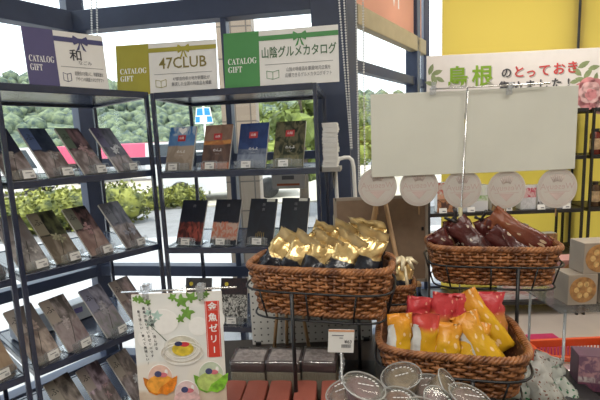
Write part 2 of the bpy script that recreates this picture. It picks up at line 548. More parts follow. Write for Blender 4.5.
PET = [(.50, .46, .44), (.42, .40, .40), (.40, .27, .28), (.56, .55, .56), (.55, .52, .50), (.34, .33, .22), (.40, .24, .24), (.36, .36, .42), (.50, .40, .36), (.46, .40, .40), (.44, .42, .46)]
def flower_print(i):
    def f(t, T, wd, ht):
        r_ = random.Random(i * 7 + 3); g = MB()
        for q in range(2):
            fx, fz = r_.uniform(-.05, .28) * wd, ht * r_.uniform(.28, .62); sz = wd * r_.uniform(.13, .19)
            for k in range(6):
                an = k * math.pi / 3 + r_.uniform(0, .5); l = sz * r_.uniform(.7, 1.2)
                cx, cz = fx + l * .6 * math.cos(an), fz + l * .6 * math.sin(an)
                pts = []
                for n in range(10):
                    b = 2 * math.pi * n / 10; ex, ez = l * .55 * math.cos(b), l * .26 * math.sin(b)
                    pts.append((cx + ex * math.cos(an) - ez * math.sin(an), cz + ex * math.sin(an) + ez * math.cos(an)))
                g.prism(pts, -.0006 - .00006 * k, -.0001, T)
        c_ = PET[i % len(PET)]
        g.build('printed_flower', mat('petal_print', tuple(v * .8 for v in c_), .35, var=.4, scale=60), t)
        d_ = MB(); d_.tube([T @ Vector(p) for p in ((-.1 * wd, -.0003, .12 * ht), (.05 * wd, -.0003, .3 * ht), (.18 * wd, -.0003, .5 * ht))], .0012, 4)
        d_.build('printed_stem', mat('stem_print', (.05, .05, .04), .5), t)
    return f
for i, (r, (px, py), m, lab) in enumerate(LEFT):
    x = UL.local_x(px + 3.5, py, .03)
    x = max(.065, min(x, UL.L - .06))
    z = ZS[r]
    book(lab, UL, x, .045, z, .118, .262, m, ('ふ', .038, -.60, .80, 'black'), group='catalogues on the left shelf', tilt=R(38), yaw=R(17), extra=flower_print(i))
    stand('clear stand under the ' + lab[:lab.index('catalogue') + 9] + ', %s from post, %s row' % (['first', 'second', 'third', 'fourth'][i % 4 if r < 4 else (i - 12)], ['', 'top', 'middle', 'lower', 'bottom'][r]), UL, x, .045, z, .10, .036, cx=.014, tilt=R(38), yaw=R(17))
for (r, xx, m, lab) in [
    (2, .55, lcov(20, (.2, .16, .14), (.4, .33, .3), (.2, .2, .22)), 'catalogue at the far left edge of the photo in the middle row'),
    (3, .54, lcov(21, (.42, .3, .22), (.22, .14, .1), (.4, .32, .26), (.5, .36, .24), (.2, .12, .08)), 'tan patterned catalogue left of the near post in the lower row')]:
    book(lab, U0, xx, .045, ZS[r], .118, .262, m, ('ふ', .034, -.62, .8, 'ink'), group='catalogues on the left shelf', tilt=R(38), yaw=R(17))
    stand('clear stand under the ' + lab[:lab.index(' in the')], U0, xx, .045, ZS[r], .10, .036, cx=.0, tilt=R(38), yaw=R(17))

for (u_, x, y, wd, hgt, c_, lab) in [(UL, .12, .40, .16, .10, (.62, .66, .74), 'pale blue wrapped carton behind the catalogues, lower left shelf'), (UL, .33, .42, .14, .09, (.66, .68, .72), 'white wrapped carton behind the tan catalogue, lower left shelf'), (U0, .50, .34, .18, .12, (.66, .70, .74), 'white wrapped carton at the left photo edge behind the catalogues')]:
    t = thing('wrapped_carton', lab, 'carton', u_.pt(x, y, ZS[3] + .002), u_.ang + .1, 'pale cartons on the lower left shelf')
    MB().box((0, 0, hgt / 2), (wd, .10, hgt), bevel=.006).build('carton', mat('pale_wrap', c_, .35, var=.06), t)
    MB().box((-wd * .1, -.0505, hgt * .62), (wd * .3, .002, hgt * .3)).build('carton_label', mat('label_print', (.22, .18, .42) if x > .2 else (.15, .4, .2), .5), t)
# rear unit, upper row: four covers with a red title square
red_label = mat('red_title_square', (.42, .025, .03), .5)
gold = mat('gold_ink', (.55, .38, .10), .4, .3)
def redbox(t, T, wd, ht):
    k = MB().panel(-.022, .022, ht * .66, ht * .80, -.0012, .001, T).build('title_square', red_label, t)
    text('山陰', .014, T @ TR(0, -.0018, ht * .73), M['white_ink'], k, 'title_lettering')
    text('のんよ', .017, T @ TR(.006, -.0012, ht * .42), M['white_ink'], t, 'subtitle_lettering')
    text('- - - -', .010, T @ TR(.006, -.0012, ht * .34), M['white_ink'], t, 'subtitle_lettering')
R1 = [
 ((182, 169), picture('cover_print', [(.56, (.30, .24, .19), (.40, .33, .27)), (.80, (.09, .20, .42), (.13, .26, .48)), (1, (.06, .17, .40), (.42, .5, .58))], 3, 1.2, None, .2, .06), 'sky blue and sand catalogue with a white cloud, top row of rear shelf'),
 ((219, 168), picture('cover_print', [(.14, (.4, .13, .08), (.5, .2, .12)), (.55, (.07, .04, .035), (.13, .075, .06)), (.64, (.50, .22, .06), (.35, .12, .04)), (1, (.19, .11, .08), (.27, .16, .12))], 3, 2.2, None, .2, .06), 'brown sunset catalogue with orange horizon, top row of rear shelf'),
 ((255.5, 167), picture('cover_print', [(.3, (.16, .19, .27), (.24, .28, .36)), (.42, (.06, .08, .14), (.15, .18, .25)), (1, (.012, .03, .12), (.02, .05, .17))], 3, 3.2, None, .2, .06), 'deep blue catalogue with a snowy lone tree, top row of rear shelf'),
 ((293, 166), picture('cover_print', [(.25, (.08, .09, .05), (.2, .18, .1)), (1, (.012, .02, .012), (.12, .11, .06))], 5, 4.2, None, .2, .06), 'dark green catalogue with mossy picture, right end of rear top row'),
]
for i, ((px, py), m, lab) in enumerate(R1):
    x = UR.local_x(px - 6.5, py, .03)
    def cover_art(t, T, wd, ht, i=i):
        redbox(t, T, wd, ht)
        if i == 0:
            hp = [(0, -.016), (.022, .002), (.024, .014), (.014, .020), (.004, .013), (-.002, .012), (-.012, .022), (-.024, .015), (-.020, .002)]
            MB().prism([(p[0], p[1] + ht * .89) for p in hp], -.0010, -.0002, T).build('white_cloud', M['white_ink'], t)
    book(lab, UR, x, .04, ZS[1], .150, .222, m, None, R(20), 'red label catalogues on the rear shelf', extra=cover_art, yaw=R(-11))
    stand('clear stand holding the ' + lab.split(',')[0], UR, x, .04, ZS[1], .155, .035, cx=-.012, tilt=R(20), back=.19, yaw=R(-11))
black_c = (.012, .014, .022)
def vert(txt):
    def f(t, T, wd, ht):
        for k, ch in enumerate(txt):
            text(ch, .017, T @ TR(.004, -.0012, ht * (.86 - .11 * k)), gold if False else M['ink_grey'], t, 'cover_lettering')
        if len(txt) > 1:
            g = MB()
            for q in range(5): g.box((-.02 + .010 * q, -.001, ht * (.18 + .02 * (q % 3))), (.0016, .001, ht * (.10 + .03 * (q % 2))), T)
            g.build('gold_strokes', gold, t)
            MB().panel(wd * .12, wd * .42, ht * .93, ht * .99, -.0014, .001, T).build('price_sticker', M['offwhite'], t)
    return f
R2 = [
 ((190.5, 244), picture('cover_print', [(.08, black_c, black_c), (.5, (.35, .08, .06), (.06, .02, .02)), (1, black_c, (.016, .018, .03))], 4, 5.1, None, .3, .12), vert('肉'), 'black catalogue with red meat picture in the lower rear row'),
 ((225.5, 244), picture('cover_print', [(.1, black_c, black_c), (.48, (.50, .17, .11), (.5, .36, .3)), (1, black_c, (.016, .018, .03))], 7, 6.1, None, .3, .12), vert('膳'), 'black catalogue with a bowl of pink seafood in the lower rear row'),
 ((262, 244), picture('cover_print', [(1, black_c, (.016, .02, .032))], 3, 7.1, None, .3), vert('美食'), 'plain black catalogue with gold strokes, left of a matching one, lower rear row'),
 ((295, 243), picture('cover_print', [(1, black_c, (.014, .02, .03))], 3, 8.1, None, .3), vert('味旅'), 'plain black catalogue behind the gold packets, right end of lower rear row'),
]
for i, ((px, py), m, ex, lab) in enumerate(R2):
    x = UR.local_x(px - 4.5, py, .03)
    book(lab, UR, x, .04, ZS[2], .142, .225, m, None, R(24), 'black catalogues on the rear shelf', extra=ex, yaw=R(-11))
    stand('clear stand holding the ' + ' '.join(lab.split()[:6]).strip(',') + ', rear shelf', UR, x, .04, ZS[2], .105, .034, cx=0, tilt=R(24), back=.16, yaw=R(-11))
# rear unit third row: three dark covers
def bubble(t, T, wd, ht):
    g = MB()
    g.lathe([(.0, 0), (.010, .001), (.010, .0012)], 16, (-wd * .28, 0, 0), True, T @ TR(0, -.002, ht * .86) @ Matrix.Rotation(R(90), 4, 'X'))
    g.build('yellow_seal', mat('yellow_seal', (.6, .5, .05), .5), t)
R3 = [((197, 331), picture('cover_print', [(.6, (.10, .10, .11), (.18, .18, .18)), (1, (.05, .055, .06), (.07, .07, .08))], 5, 9.1), 'grey catalogue with yellow seal behind the poster clip, third rear row'),
      ((233, 331), picture('cover_print', [(.10, (.02, .02, .03), (.03, .03, .04)), (.62, (.03, .03, .03), (.6, .6, .58)), (1, (.02, .02, .03), (.05, .03, .04))], 14, 10.1, None, .3, .04), 'black catalogue with pale speckled oval left of the gold packet basket'),
      ((268, 330), picture('cover_print', [(.5, (.10, .05, .04), (.2, .1, .07)), (1, (.02, .02, .03), (.04, .03, .03))], 6, 11.1), 'dark catalogue hidden behind the gold packet basket, third rear row')]
for i, ((px, py), m, lab) in enumerate(R3):
    x = UR.local_x(px, py, .03)
    book(lab, UR, x, .03, ZS[3], .138, .215, m, None, R(17), 'dark catalogues on the third rear shelf', extra=bubble)
    stand('clear stand holding the ' + ' '.join(lab.split()[:6]).strip(',') + ', lower rear', UR, x, .03, ZS[3], .12, .034, cx=0, tilt=R(17), back=.16)

# ================================================================ gift catalogue signs on the shelf tops
def bow(mb, cx, cz, s, T):
    for sg in (-1, 1):
        mb.prism([(cx, cz - .1 * s), (cx + sg * .55 * s, cz - .42 * s), (cx + sg * .7 * s, cz), (cx + sg * .55 * s, cz + .42 * s), (cx, cz + .1 * s)], -.0026, -.0016, T)
        mb.prism([(cx, cz), (cx + sg * .42 * s, cz - .95 * s), (cx + sg * .16 * s, cz - .8 * s), (cx, cz - .15 * s)], -.0024, -.0014, T)
    mb.box((cx, -.0024, cz), (.26 * s, .0022, .34 * s), T)
def gift_sign(label, p0, p1, z0, hgt, colr, ribbon, title, tsize, small, split, sub=None, lean=R(6), squash=1.0, tcol=None):
    a, b = Vector((p0[0], p0[1], 0)), Vector((p1[0], p1[1], 0))
    dv = b - a; L = dv.length; ang = math.atan2(dv.y, dv.x)
    t = thing('gift_sign', label, 'sign', (a.x, a.y, z0), ang, 'catalogue gift signs')
    T = Matrix.Rotation(-lean, 4, 'X')
    MB().box((L / 2, .003, hgt / 2), (L, .005, hgt), T).build('board', M['white'], t)
    cm = mat('sign_colour', colr, .5, var=.02); rm = mat('sign_ribbon', ribbon, .5, var=.02)
    MB().box((L * split / 2, -.0004, hgt / 2), (L * split, .0012, hgt), T).build('colour_panel', cm, t)
    rb = MB()
    rb.box((L * (1 + split) / 2, -.0006, hgt * .86), (L * (1 - split), .0012, hgt * .085), T)
    bow(rb, L * (split + (1 - split) * .52), hgt * .86, hgt * .20, T)
    rb.build('ribbon', rm, t)
    serif = lambda q: ''.join(chr(0x1D400 + ord(c) - 65) if c != '\n' else c for c in q)
    text(serif('CATALOG\nGIFT'), hgt * .155, T @ TR(L * split * .10, -.0014, hgt * .40), M['white_ink'], t, 'sign_lettering', 'LEFT', L * split * .84 / (hgt * .155 * 4.9), line=.95)
    cx = L * (split + (1 - split) * .5)
    text(title, tsize, T @ TR(cx - (.0 if not sub else .02), -.0008, hgt * .58), tcol or rm, t, 'title_lettering', squash=squash, bold=.0006)
    if sub: text(sub, tsize * .36, T @ TR(cx + .012, -.0008, hgt * .46), M['ink_grey'], t, 'title_lettering', squash=squash)
    MB().box((cx, -.0002, hgt * .38), (L * (1 - split) * .86, .0008, hgt * .008), T).build('rule', M['ink_grey'], t)
    text(small, hgt * .083, T @ TR(L * (split + (1 - split) * .62), -.0008, hgt * .215), M['ink_grey'], t, 'small_lettering', squash=.72 * L * (1 - split) * .82 / (hgt * .083 * max(len(q) for q in small.split('\n'))), line=1.25)
    bk = MB()
    x0 = L * split + L * (1 - split) * .09; bw = L * (1 - split) * .155; bz = hgt * .14
    for (ax, az, bx, bz2) in ((0, 0, 0, .13), (1, 0, 1, .13), (0, .13, .5, .105), (.5, .105, 1, .13), (0, 0, .5, -.025), (.5, -.025, 1, 0), (.5, -.02, .5, .105)):
        pa = Vector((x0 + ax * bw, -.0006, bz + az * hgt)); pb = Vector((x0 + bx * bw, -.0006, bz + bz2 * hgt))
        bk.tube([T @ pa, T @ pb], .0011, 4)
    bk.build('book_icon', rm, t)
    return t
purple, olive, green = (.085, .075, .20), (.38, .34, .035), (.06, .27, .075)
def on_top(px, py): return atZ(px, py, ZS[0] + .002)
zt = ZS[0] + .012
s1a = UL.pt(UL.local_x(30, 88, .06), .06, zt); s1b = UL.pt(UL.local_x(109.5, 92, .02), .02, zt)
gift_sign('purple CATALOG GIFT sign with a bow, on top of the left shelf', s1a, s1b, zt + .010, .235, purple, (.06, .06, .18), '和', .05, '結婚式のお祝いに、和柄素敵な\nデザインの高級カタログギフト', .36, 'なごみ', tcol=M['ink'])
q0 = atY(118, 96, 2.03); q1 = atY(218, 93, 1.98)
gift_sign('yellow 47CLUB gift sign standing where the two shelves meet', (q0.x, q0.y), (q1.x, q1.y), zt, .235, olive, olive, '47CLUB', .072, '47都道府県の地方新聞社が\n厳選した全国の特産品を掲載', .33, squash=.92, tcol=mat('olive_title', (.22, .18, .04), .6))
q0 = atY(225.5, 92, 1.935); q1 = atY(339.5, 85, 1.86)
gift_sign('green CATALOG GIFT sign at the right end of the rear shelf', (q0.x, q0.y), (q1.x, q1.y), zt, .245, green, green, '山陰グルメカタログ', .052, '山陰の特産品を厳選!地元企業を\n応援できるグルメカタログギフト', .315, squash=.72, tcol=mat('green_title', (.05, .14, .06), .6))

# ================================================================ table
tt = thing('display_table', 'low display table under the boxes, cups and baskets', 'table', (.13, 1.02, 0))
MB().box((0, 0, .745), (1.18, .96, .03), bevel=.004).build('tabletop', mat('dark_laminate', (.05, .04, .035), .5), tt)
for sx in (-1, 1):
    for sy in (-1, 1):
        MB().box((sx * .55, sy * .43, .365), (.05, .05, .73)).build('leg', M['black'], tt)
TZ = .76

# ================================================================ baskets
def rrect(a, b, n, k=4.5):
    pts = []
    for i in range(720):
        t = 2 * math.pi * i / 720
        c, s = math.cos(t), math.sin(t)
        pts.append(Vector((a * math.copysign(abs(c) ** (2 / k), c), b * math.copysign(abs(s) ** (2 / k), s), 0)))
    ds = [0]
    for i in range(720): ds.append(ds[-1] + (pts[(i + 1) % 720] - pts[i]).length)
    tot = ds[-1]; out = []; j = 0
    for i in range(n):
        g = tot * i / n
        while ds[j + 1] < g: j += 1
        f = (g - ds[j]) / max(1e-9, ds[j + 1] - ds[j])
        out.append(pts[j].lerp(pts[(j + 1) % 720], f))
    return out, tot
def basket(label, c, rz, W, D, H, group='wicker baskets', flare=.86):
    t = thing('wicker_basket', label, 'basket', c, rz, group)
    Ns = 46
    def ring(z, n, off=0.0):
        f = flare + (1 - flare) * (z / H)
        p, tot = rrect(W / 2 * f + off, D / 2 * f + off, n)
        return [v + Vector((0, 0, z)) for v in p]
    b = MB()
    rows = int((H - .02) / .0088)
    for r in range(rows):
        z = .008 + (H - .022) * r / (rows - 1)
        p = ring(z, Ns * 4)
        q = []
        for i, v in enumerate(p):
            nrm = Vector((v.x / (W / 2) ** 2, v.y / (D / 2) ** 2, 0)).normalized()
            q.append(v + nrm * (.0048 * math.cos(math.pi * i / 4 + math.pi * r)) + Vector((0, 0, .0012 * noise.noise((v.x * 30, v.y * 30, r)))))
        b.tube(q, .0047, 5, closed=True)
    b.build('woven_side', M['wicker'], t)
    st = MB()
    lo, hi = ring(.004, Ns), ring(H - .008, Ns)
    for i in range(Ns): st.tube([lo[i], hi[i]], .0042, 5)
    st.build('stakes', M['wicker'], t)
    def braid(name, z, rad, hel, pitch, k=3, drop=0.0):
        m = MB()
        n = 260
        p = ring(z, n)
        _, tot = rrect(W / 2, D / 2, 8)
        turns = round(tot / pitch)
        for s in range(k):
            q = []
            for i, v in enumerate(p):
                nrm = Vector((v.x / (W / 2) ** 2, v.y / (D / 2) ** 2, 0)).normalized()
                a = 2 * math.pi * (turns * i / n + s / k)
                q.append(v + nrm * hel * 1.1 * math.cos(a) + Vector((0, 0, hel * math.sin(a))))
            m.tube(q, rad, 6, closed=True)
        return m.build(name, M['wicker'], t)
    braid('braided_rim', H - .002, .0048, .0056, .045, 4)
    braid('braided_foot', .008, .0045, .0045, .045, 3)
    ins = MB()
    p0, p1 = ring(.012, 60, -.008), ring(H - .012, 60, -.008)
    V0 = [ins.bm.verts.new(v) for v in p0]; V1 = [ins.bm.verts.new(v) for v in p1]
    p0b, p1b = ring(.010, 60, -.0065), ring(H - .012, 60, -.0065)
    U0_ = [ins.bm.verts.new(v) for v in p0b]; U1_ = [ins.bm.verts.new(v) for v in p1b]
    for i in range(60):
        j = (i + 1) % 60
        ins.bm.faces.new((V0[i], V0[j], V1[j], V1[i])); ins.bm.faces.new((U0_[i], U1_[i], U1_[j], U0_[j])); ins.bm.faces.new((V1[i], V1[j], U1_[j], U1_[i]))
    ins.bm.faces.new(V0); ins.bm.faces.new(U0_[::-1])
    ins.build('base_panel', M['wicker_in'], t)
    return t
def holder(label, c, rz, W, D, H, pole_x=None, pole_y=None, zring=.55, flare=.86, base=True):
    """black wire cradle: ring round the basket, hangers and cross wires below it, a post down to the table"""
    t = thing('wire_basket_holder', label, 'stand', (c[0], c[1], TZ), rz, 'black wire basket holders')
    zb = c[2] - TZ
    def rg(z, off):
        f = flare + (1 - flare) * max(0, z / H)
        p, _ = rrect(W / 2 * f + off, D / 2 * f + off, 60)
        return [v + Vector((0, 0, z + zb)) for v in p]
    up, lo = rg(H * zring, .019), rg(-.008, .014)
    MB().tube(up, .0032, 6, closed=True).build('ring', M['black'], t)
    MB().tube(lo, .0028, 6, closed=True).build('ring', M['black'], t)
    for i in range(2, 60, 7): MB().tube([up[i], lo[i]], .0026, 5).build('hanger_wire', M['black'], t)
    for i in (37, 45, 53):
        MB().tube([lo[i], lo[(90 - i) % 60]], .0022, 5).build('cross_wire', M['black'], t)
    if pole_x is not None:
        pts = [v for v in up if v.y < 0]
        a = min(pts, key=lambda v: abs(v.x - pole_x))
        yp = a.y - .004 if pole_y is None else pole_y
        MB().tube([(a.x, yp, 0), (a.x, yp, a.z)], .0055, 8).build('post', M['black'], t)
        MB().box((a.x, yp, .004), (.10, .10, .008), bevel=.002).build('base_plate', M['black'], t)
    return t
# gold packet basket (tier 1), brown packet basket, yellow packet basket, hidden lower basket
B1 = dict(c=(0.050, 1.125, 1.040), rz=R(-15), W=.392, D=.19, H=.13)
B2 = dict(c=(.592, 1.275, 1.047), rz=R(-12), W=.375, D=.185, H=.115)
B3 = dict(c=(.385, 1.065, .865), rz=R(-14), W=.365, D=.285, H=.11)
B4 = dict(c=(.185, 1.345, .92), rz=R(-9), W=.36, D=.15, H=.11)
basket('wicker basket full of gold and black packets, left of centre', **B1)
basket('wicker basket of dark brown packets under the white boards', **B2)
basket('wicker basket of yellow and red packets, nearest on the right', **B3)
basket('low wicker basket half hidden behind and below the gold packet basket', **B4)
holder('black wire holder carrying the gold packet basket', pole_x=-.055, **B1)
holder('black wire holder carrying the brown packet basket', pole_x=.06, **B2)
holder('black wire holder carrying the yellow packet basket', pole_x=.05, **B3)
holder('black wire holder carrying the low hidden basket', pole_x=.0, **B4)

# ================================================================ packets
def pouch_mesh(w_, h, dpt, seed, crumple=.006, nx=9, nz=12, peak=0.0, gusset=.55):
    b = MB()
    def P(u, v, side):
        x = (u - .5) * w_
        prof = (1 - v) ** .55 * (.35 + .65 * min(1, v * 5 + gusset * .6))
        if v > .9: prof *= max(0, (1 - v) / .1) * .6
        y = side * dpt / 2 * (max(0, math.sin(math.pi * u)) ** .42) * prof
        x *= 1 - .10 * math.sin(math.pi * v) - peak * v
        n = noise.noise_vector(Vector((u * 3.1 + seed, v * 3.7, side * 2.0 + seed * .7)))
        n2 = noise.noise_vector(Vector((u * 9 + seed, v * 9, seed)))
        edge = min(1, 6 * u * (1 - u) * 1.2) if side else 1
        damp = 1.0 if v < .8 else max(.25, 1 - (v - .8) * 4)
        q = Vector((x, y, v * h)) + (n * crumple * 1.6 * (.3 + v) + n2 * crumple * .8) * damp
        return q
    grids = {}
    for side in (-1, 1):
        g = []
        for j in range(nz + 1):
            row = []
            for i in range(nx + 1):
                if side == 1 and i in (0, nx):
                    row.append(grids[-1][j][i])
                else:
                    row.append(b.bm.verts.new(P(i / nx, j / nz, side)))
            g.append(row)
        grids[side] = g
        for j in range(nz):
            for i in range(nx):
                q = (g[j][i], g[j][i + 1], g[j + 1][i + 1], g[j + 1][i])
                f = b.bm.faces.new(q if side == -1 else q[::-1])
                f.smooth = True
                uvs = [(i / nx, j / nz), ((i + 1) / nx, j / nz), ((i + 1) / nx, (j + 1) / nz), (i / nx, (j + 1) / nz)]
                if side == 1: uvs = uvs[::-1]
                for l, u in zip(f.loops, uvs): l[b.uv].uv = u
    A, B_ = grids[-1], grids[1]
    for i in range(nx):
        for j in (0, nz):
            vs = [A[j][i], A[j][i + 1], B_[j][i + 1], B_[j][i]]
            vs = list(dict.fromkeys(vs))
            if len(vs) > 2:
                f = b.bm.faces.new(vs if j else vs[::-1])
                for l in f.loops: l[b.uv].uv = (.5, j / nz)
    return b
def foil(name, low, high, split, metal=.9, rough=.28, soft=.02, spots=None, side=None, crease=(60, .25)):
    m, nt, b = newmat(name)
    L = nt.links
    tc = N(nt, 'ShaderNodeTexCoord'); sx = N(nt, 'ShaderNodeSeparateXYZ'); L.new(tc.outputs['UV'], sx.inputs[0])
    g = N(nt, 'ShaderNodeMapRange'); g.inputs[1].default_value = split - soft; g.inputs[2].default_value = split + soft
    L.new(sx.outputs[1], g.inputs[0])
    mx = N(nt, 'ShaderNodeMix', data_type='RGBA'); mx.inputs[6].default_value = (*low, 1); mx.inputs[7].default_value = (*high, 1)
    L.new(g.outputs[0], mx.inputs[0])
    colr = mx.outputs[2]
    if spots:
        vo = N(nt, 'ShaderNodeTexVoronoi'); vo.inputs['Scale'].default_value = spots[0]; L.new(tc.outputs['UV'], vo.inputs['Vector'])
        lt = N(nt, 'ShaderNodeMath', operation='LESS_THAN'); lt.inputs[1].default_value = spots[1]; L.new(vo.outputs['Distance'], lt.inputs[0])
        k = N(nt, 'ShaderNodeMix', data_type='RGBA'); k.inputs[7].default_value = (*spots[2], 1)
        L.new(lt.outputs[0], k.inputs[0]); L.new(colr, k.inputs[6]); colr = k.outputs[2]
    if side:
        sl = N(nt, 'ShaderNodeMath', operation='LESS_THAN'); sl.inputs[1].default_value = side[0]; L.new(sx.outputs[0], sl.inputs[0])
        s2 = N(nt, 'ShaderNodeMath', operation='LESS_THAN'); s2.inputs[1].default_value = .78; L.new(sx.outputs[1], s2.inputs[0])
        s3 = N(nt, 'ShaderNodeMath', operation='MULTIPLY'); L.new(sl.outputs[0], s3.inputs[0]); L.new(s2.outputs[0], s3.inputs[1])
        k = N(nt, 'ShaderNodeMix', data_type='RGBA'); k.inputs[7].default_value = (*side[1], 1)
        L.new(s3.outputs[0], k.inputs[0]); L.new(colr, k.inputs[6]); colr = k.outputs[2]
    L.new(colr, b.inputs['Base Color'])
    mm = N(nt, 'ShaderNodeMath', operation='MULTIPLY'); mm.inputs[1].default_value = metal; L.new(g.outputs[0], mm.inputs[0])
    L.new(mm.outputs[0], b.inputs['Metallic'])
    b.inputs['Roughness'].default_value = rough
    nz = N(nt, 'ShaderNodeTexNoise'); nz.inputs['Scale'].default_value = crease[0]; nz.inputs['Distortion'].default_value = .8; L.new(tc.outputs['Object'], nz.inputs['Vector'])
    bp = N(nt, 'ShaderNodeBump'); bp.inputs['Strength'].default_value = crease[1]; bp.inputs['Distance'].default_value = .006
    L.new(nz.outputs[0], bp.inputs['Height']); L.new(bp.outputs[0], b.inputs['Normal'])
    return m
gold_m = foil('gold_black_foil', (.02, .022, .03), (.82, .60, .27), .60, .65, .24, .015, None, None, (34, .7))
brown_m = foil('brown_print_film', (.045, .012, .012), (.085, .018, .016), .5, .0, .25, .3, (4.5, .22, (.55, .45, .36)))
tan_m = foil('russet_print_film', (.11, .022, .016), (.24, .07, .03), .5, .0, .25, .3, (4.5, .22, (.5, .35, .22)))
yellow_m = foil('yellow_print_film', (.70, .40, .02), (.72, .28, .03), .7, .0, .28, .25, (5.5, .26, (.86, .60, .33)))
yellow_w = foil('yellow_print_film_white_side', (.70, .40, .02), (.72, .28, .03), .7, .0, .28, .25, (5.5, .26, (.86, .60, .33)), (.27, (.68, .68, .66)))
orange_m = foil('yellow_red_print_film', (.70, .38, .02), (.55, .06, .05), .70, .0, .28, .06, (4.5, .2, (.82, .5, .22)), (.27, (.68, .68, .66)))
red_m = foil('red_print_film', (.6, .25, .06), (.55, .05, .06), .5, .0, .3, .08, (6, .2, (.75, .3, .22)))
def Bpt(B, x, y, z):
    return Matrix.Translation(B['c']) @ Matrix.Rotation(B['rz'], 4, 'Z') @ Vector((x, y, z))
def packet(name, label, cat, group, B, x, y, z, w_, h, dpt, m, seed, tilt=0, roll=0, yaw=0, crumple=.006, peak=0., seal=None, panel=None, tie=False):
    t = thing(name, label, cat, (0, 0, 0), 0, group)
    t.matrix_world = Matrix.Translation(Bpt(B, x, y, z)) @ Matrix.Rotation(B['rz'] + R(yaw), 4, 'Z') @ Matrix.Rotation(R(roll), 4, 'Y') @ Matrix.Rotation(R(-tilt), 4, 'X')
    pouch_mesh(w_, h, dpt, seed, crumple, peak=peak).build('pouch', m, t)
    if seal is not None:
        sb = MB()
        n = 14
        rows = []
        for j in range(4):
            row = []
            for i in range(n + 1):
                u = i / n
                xx = (u - .5) * w_ * (1 - peak) * (.92 + .06 * j)
                yy = .010 * noise.noise((u * 5 + seed, j * .4, seed)) * (.5 + j * .5) - j * j * .0035
                row.append(sb.bm.verts.new((xx, yy, h * .95 + j * h * .075 + .006 * noise.noise((u * 4, j, seed)))))
            rows.append(row)
        fs = []
        for j in range(3):
            for i in range(n):
                f = sb.bm.faces.new((rows[j][i], rows[j][i + 1], rows[j + 1][i + 1], rows[j + 1][i])); f.smooth = True; fs.append(f)
        bmesh.ops.solidify(sb.bm, geom=fs, thickness=.001)
        sb.build('top_seal', seal, t)
    if panel is not None:
        pb = MB(); pb.panel(-w_ * .30, w_ * .05, h * .10, h * .50, -dpt * .47, .001)
        pb.build('white_label', panel[1], t)
    if tie:
        tb = MB()
        tb.tube([(0, 0, h * .97), (.006, .002, h * 1.04), (.016, .0, h * 1.12), (.022, -.004, h * 1.20)], [.006, .004, .005, .007], 6)
        tb.tube([(0, 0, h * .97), (-.008, .002, h * 1.05), (-.016, .002, h * 1.13)], [.006, .004, .006], 6)
        tb.build('twisted_top', mat('black_film', (.02, .018, .02), .3), t)
    return t
gold_seal = mat('gold_foil_fold', (.88, .76, .52), .26, .25, .15, 40, .3)
gp = [ # x, y, z, tilt, roll, yaw, label
 (-.168, -.035, .072, 14, 38, 8, 'gold and black packet leaning furthest left at the front of the basket'),
 (-.105, -.048, .068, 12, 34, 4, 'gold packet second from the left at the basket front'),
 (-.040, -.050, .066, 16, 28, -4, 'gold packet third from left at the basket front, black base showing'),
 (.030, -.048, .068, 14, 26, -8, 'gold packet with creased front right of centre in the basket'),
 (.110, -.035, .070, 12, 14, -12, 'gold packet at the front right corner of the basket'),
 (-.095, .020, .085, -6, 46, 10, 'gold packet with long pale fold sticking up at the back left'),
 (-.045, .035, .085, -4, 26, 10, 'gold packet in the back row beside the long pale fold'),
 (.015, .025, .085, 4, 26, -4, 'gold packet in the middle of the back row'),
 (.075, .035, .085, 4, 16, -14, 'gold packet in the back row right of the middle'),
 (-.150, .030, .060, 2, 30, 10, 'gold packet tucked at the back left corner of the basket'),
 (.130, .020, .090, -2, 6, -18, 'tall gold packet at the back right corner near the easel'),
]
for i, (x, y, z, ti, ro, ya, lab) in enumerate(gp):
    packet('gold_packet', lab, 'packet', 'gold packets in the basket', B1, x, y, z, .086, .138, .044, gold_m, i * 2.7 + 1, ti, ro, ya, .008, .04, gold_seal)
bp_ = [
 (-.105, -.020, .055, 4, -34, 10, .075, .115, brown_m, 'brown spotted packet at the left end of the basket'),
 (-.015, -.045, .070, 14, -38, 0, .082, .150, brown_m, 'brown spotted packet leaning left with a black twisted top'),
 (-.100, .040, .085, -8, -8, 0, .060, .095, brown_m, 'brown packet standing behind with raised black twist, left'),
 (.020, .040, .085, -6, -22, 0, .07, .105, brown_m, 'dark brown packet in the back row at the middle of the basket'),
 (.110, -.050, .060, 12, -52, 0, .08, .150, brown_m, 'brown packet with white label lying at the basket middle'),
 (.168, .000, .080, 4, -56, -4, .095, .200, tan_m, 'large russet brown packet lying toward the right corner'),
]
for i, (x, y, z, ti, ro, ya, w_, h, m, lab) in enumerate(bp_):
    packet('brown_packet', lab, 'packet', 'brown packets in the basket', B2, x, y, z, w_, h, .045, m, i * 3.3 + 2, ti, -ro if False else (ro if ro < 0 else ro), ya, .006, .15, panel=((-1, M['offwhite']) if i == 4 else None), tie=i in (1, 2, 3))
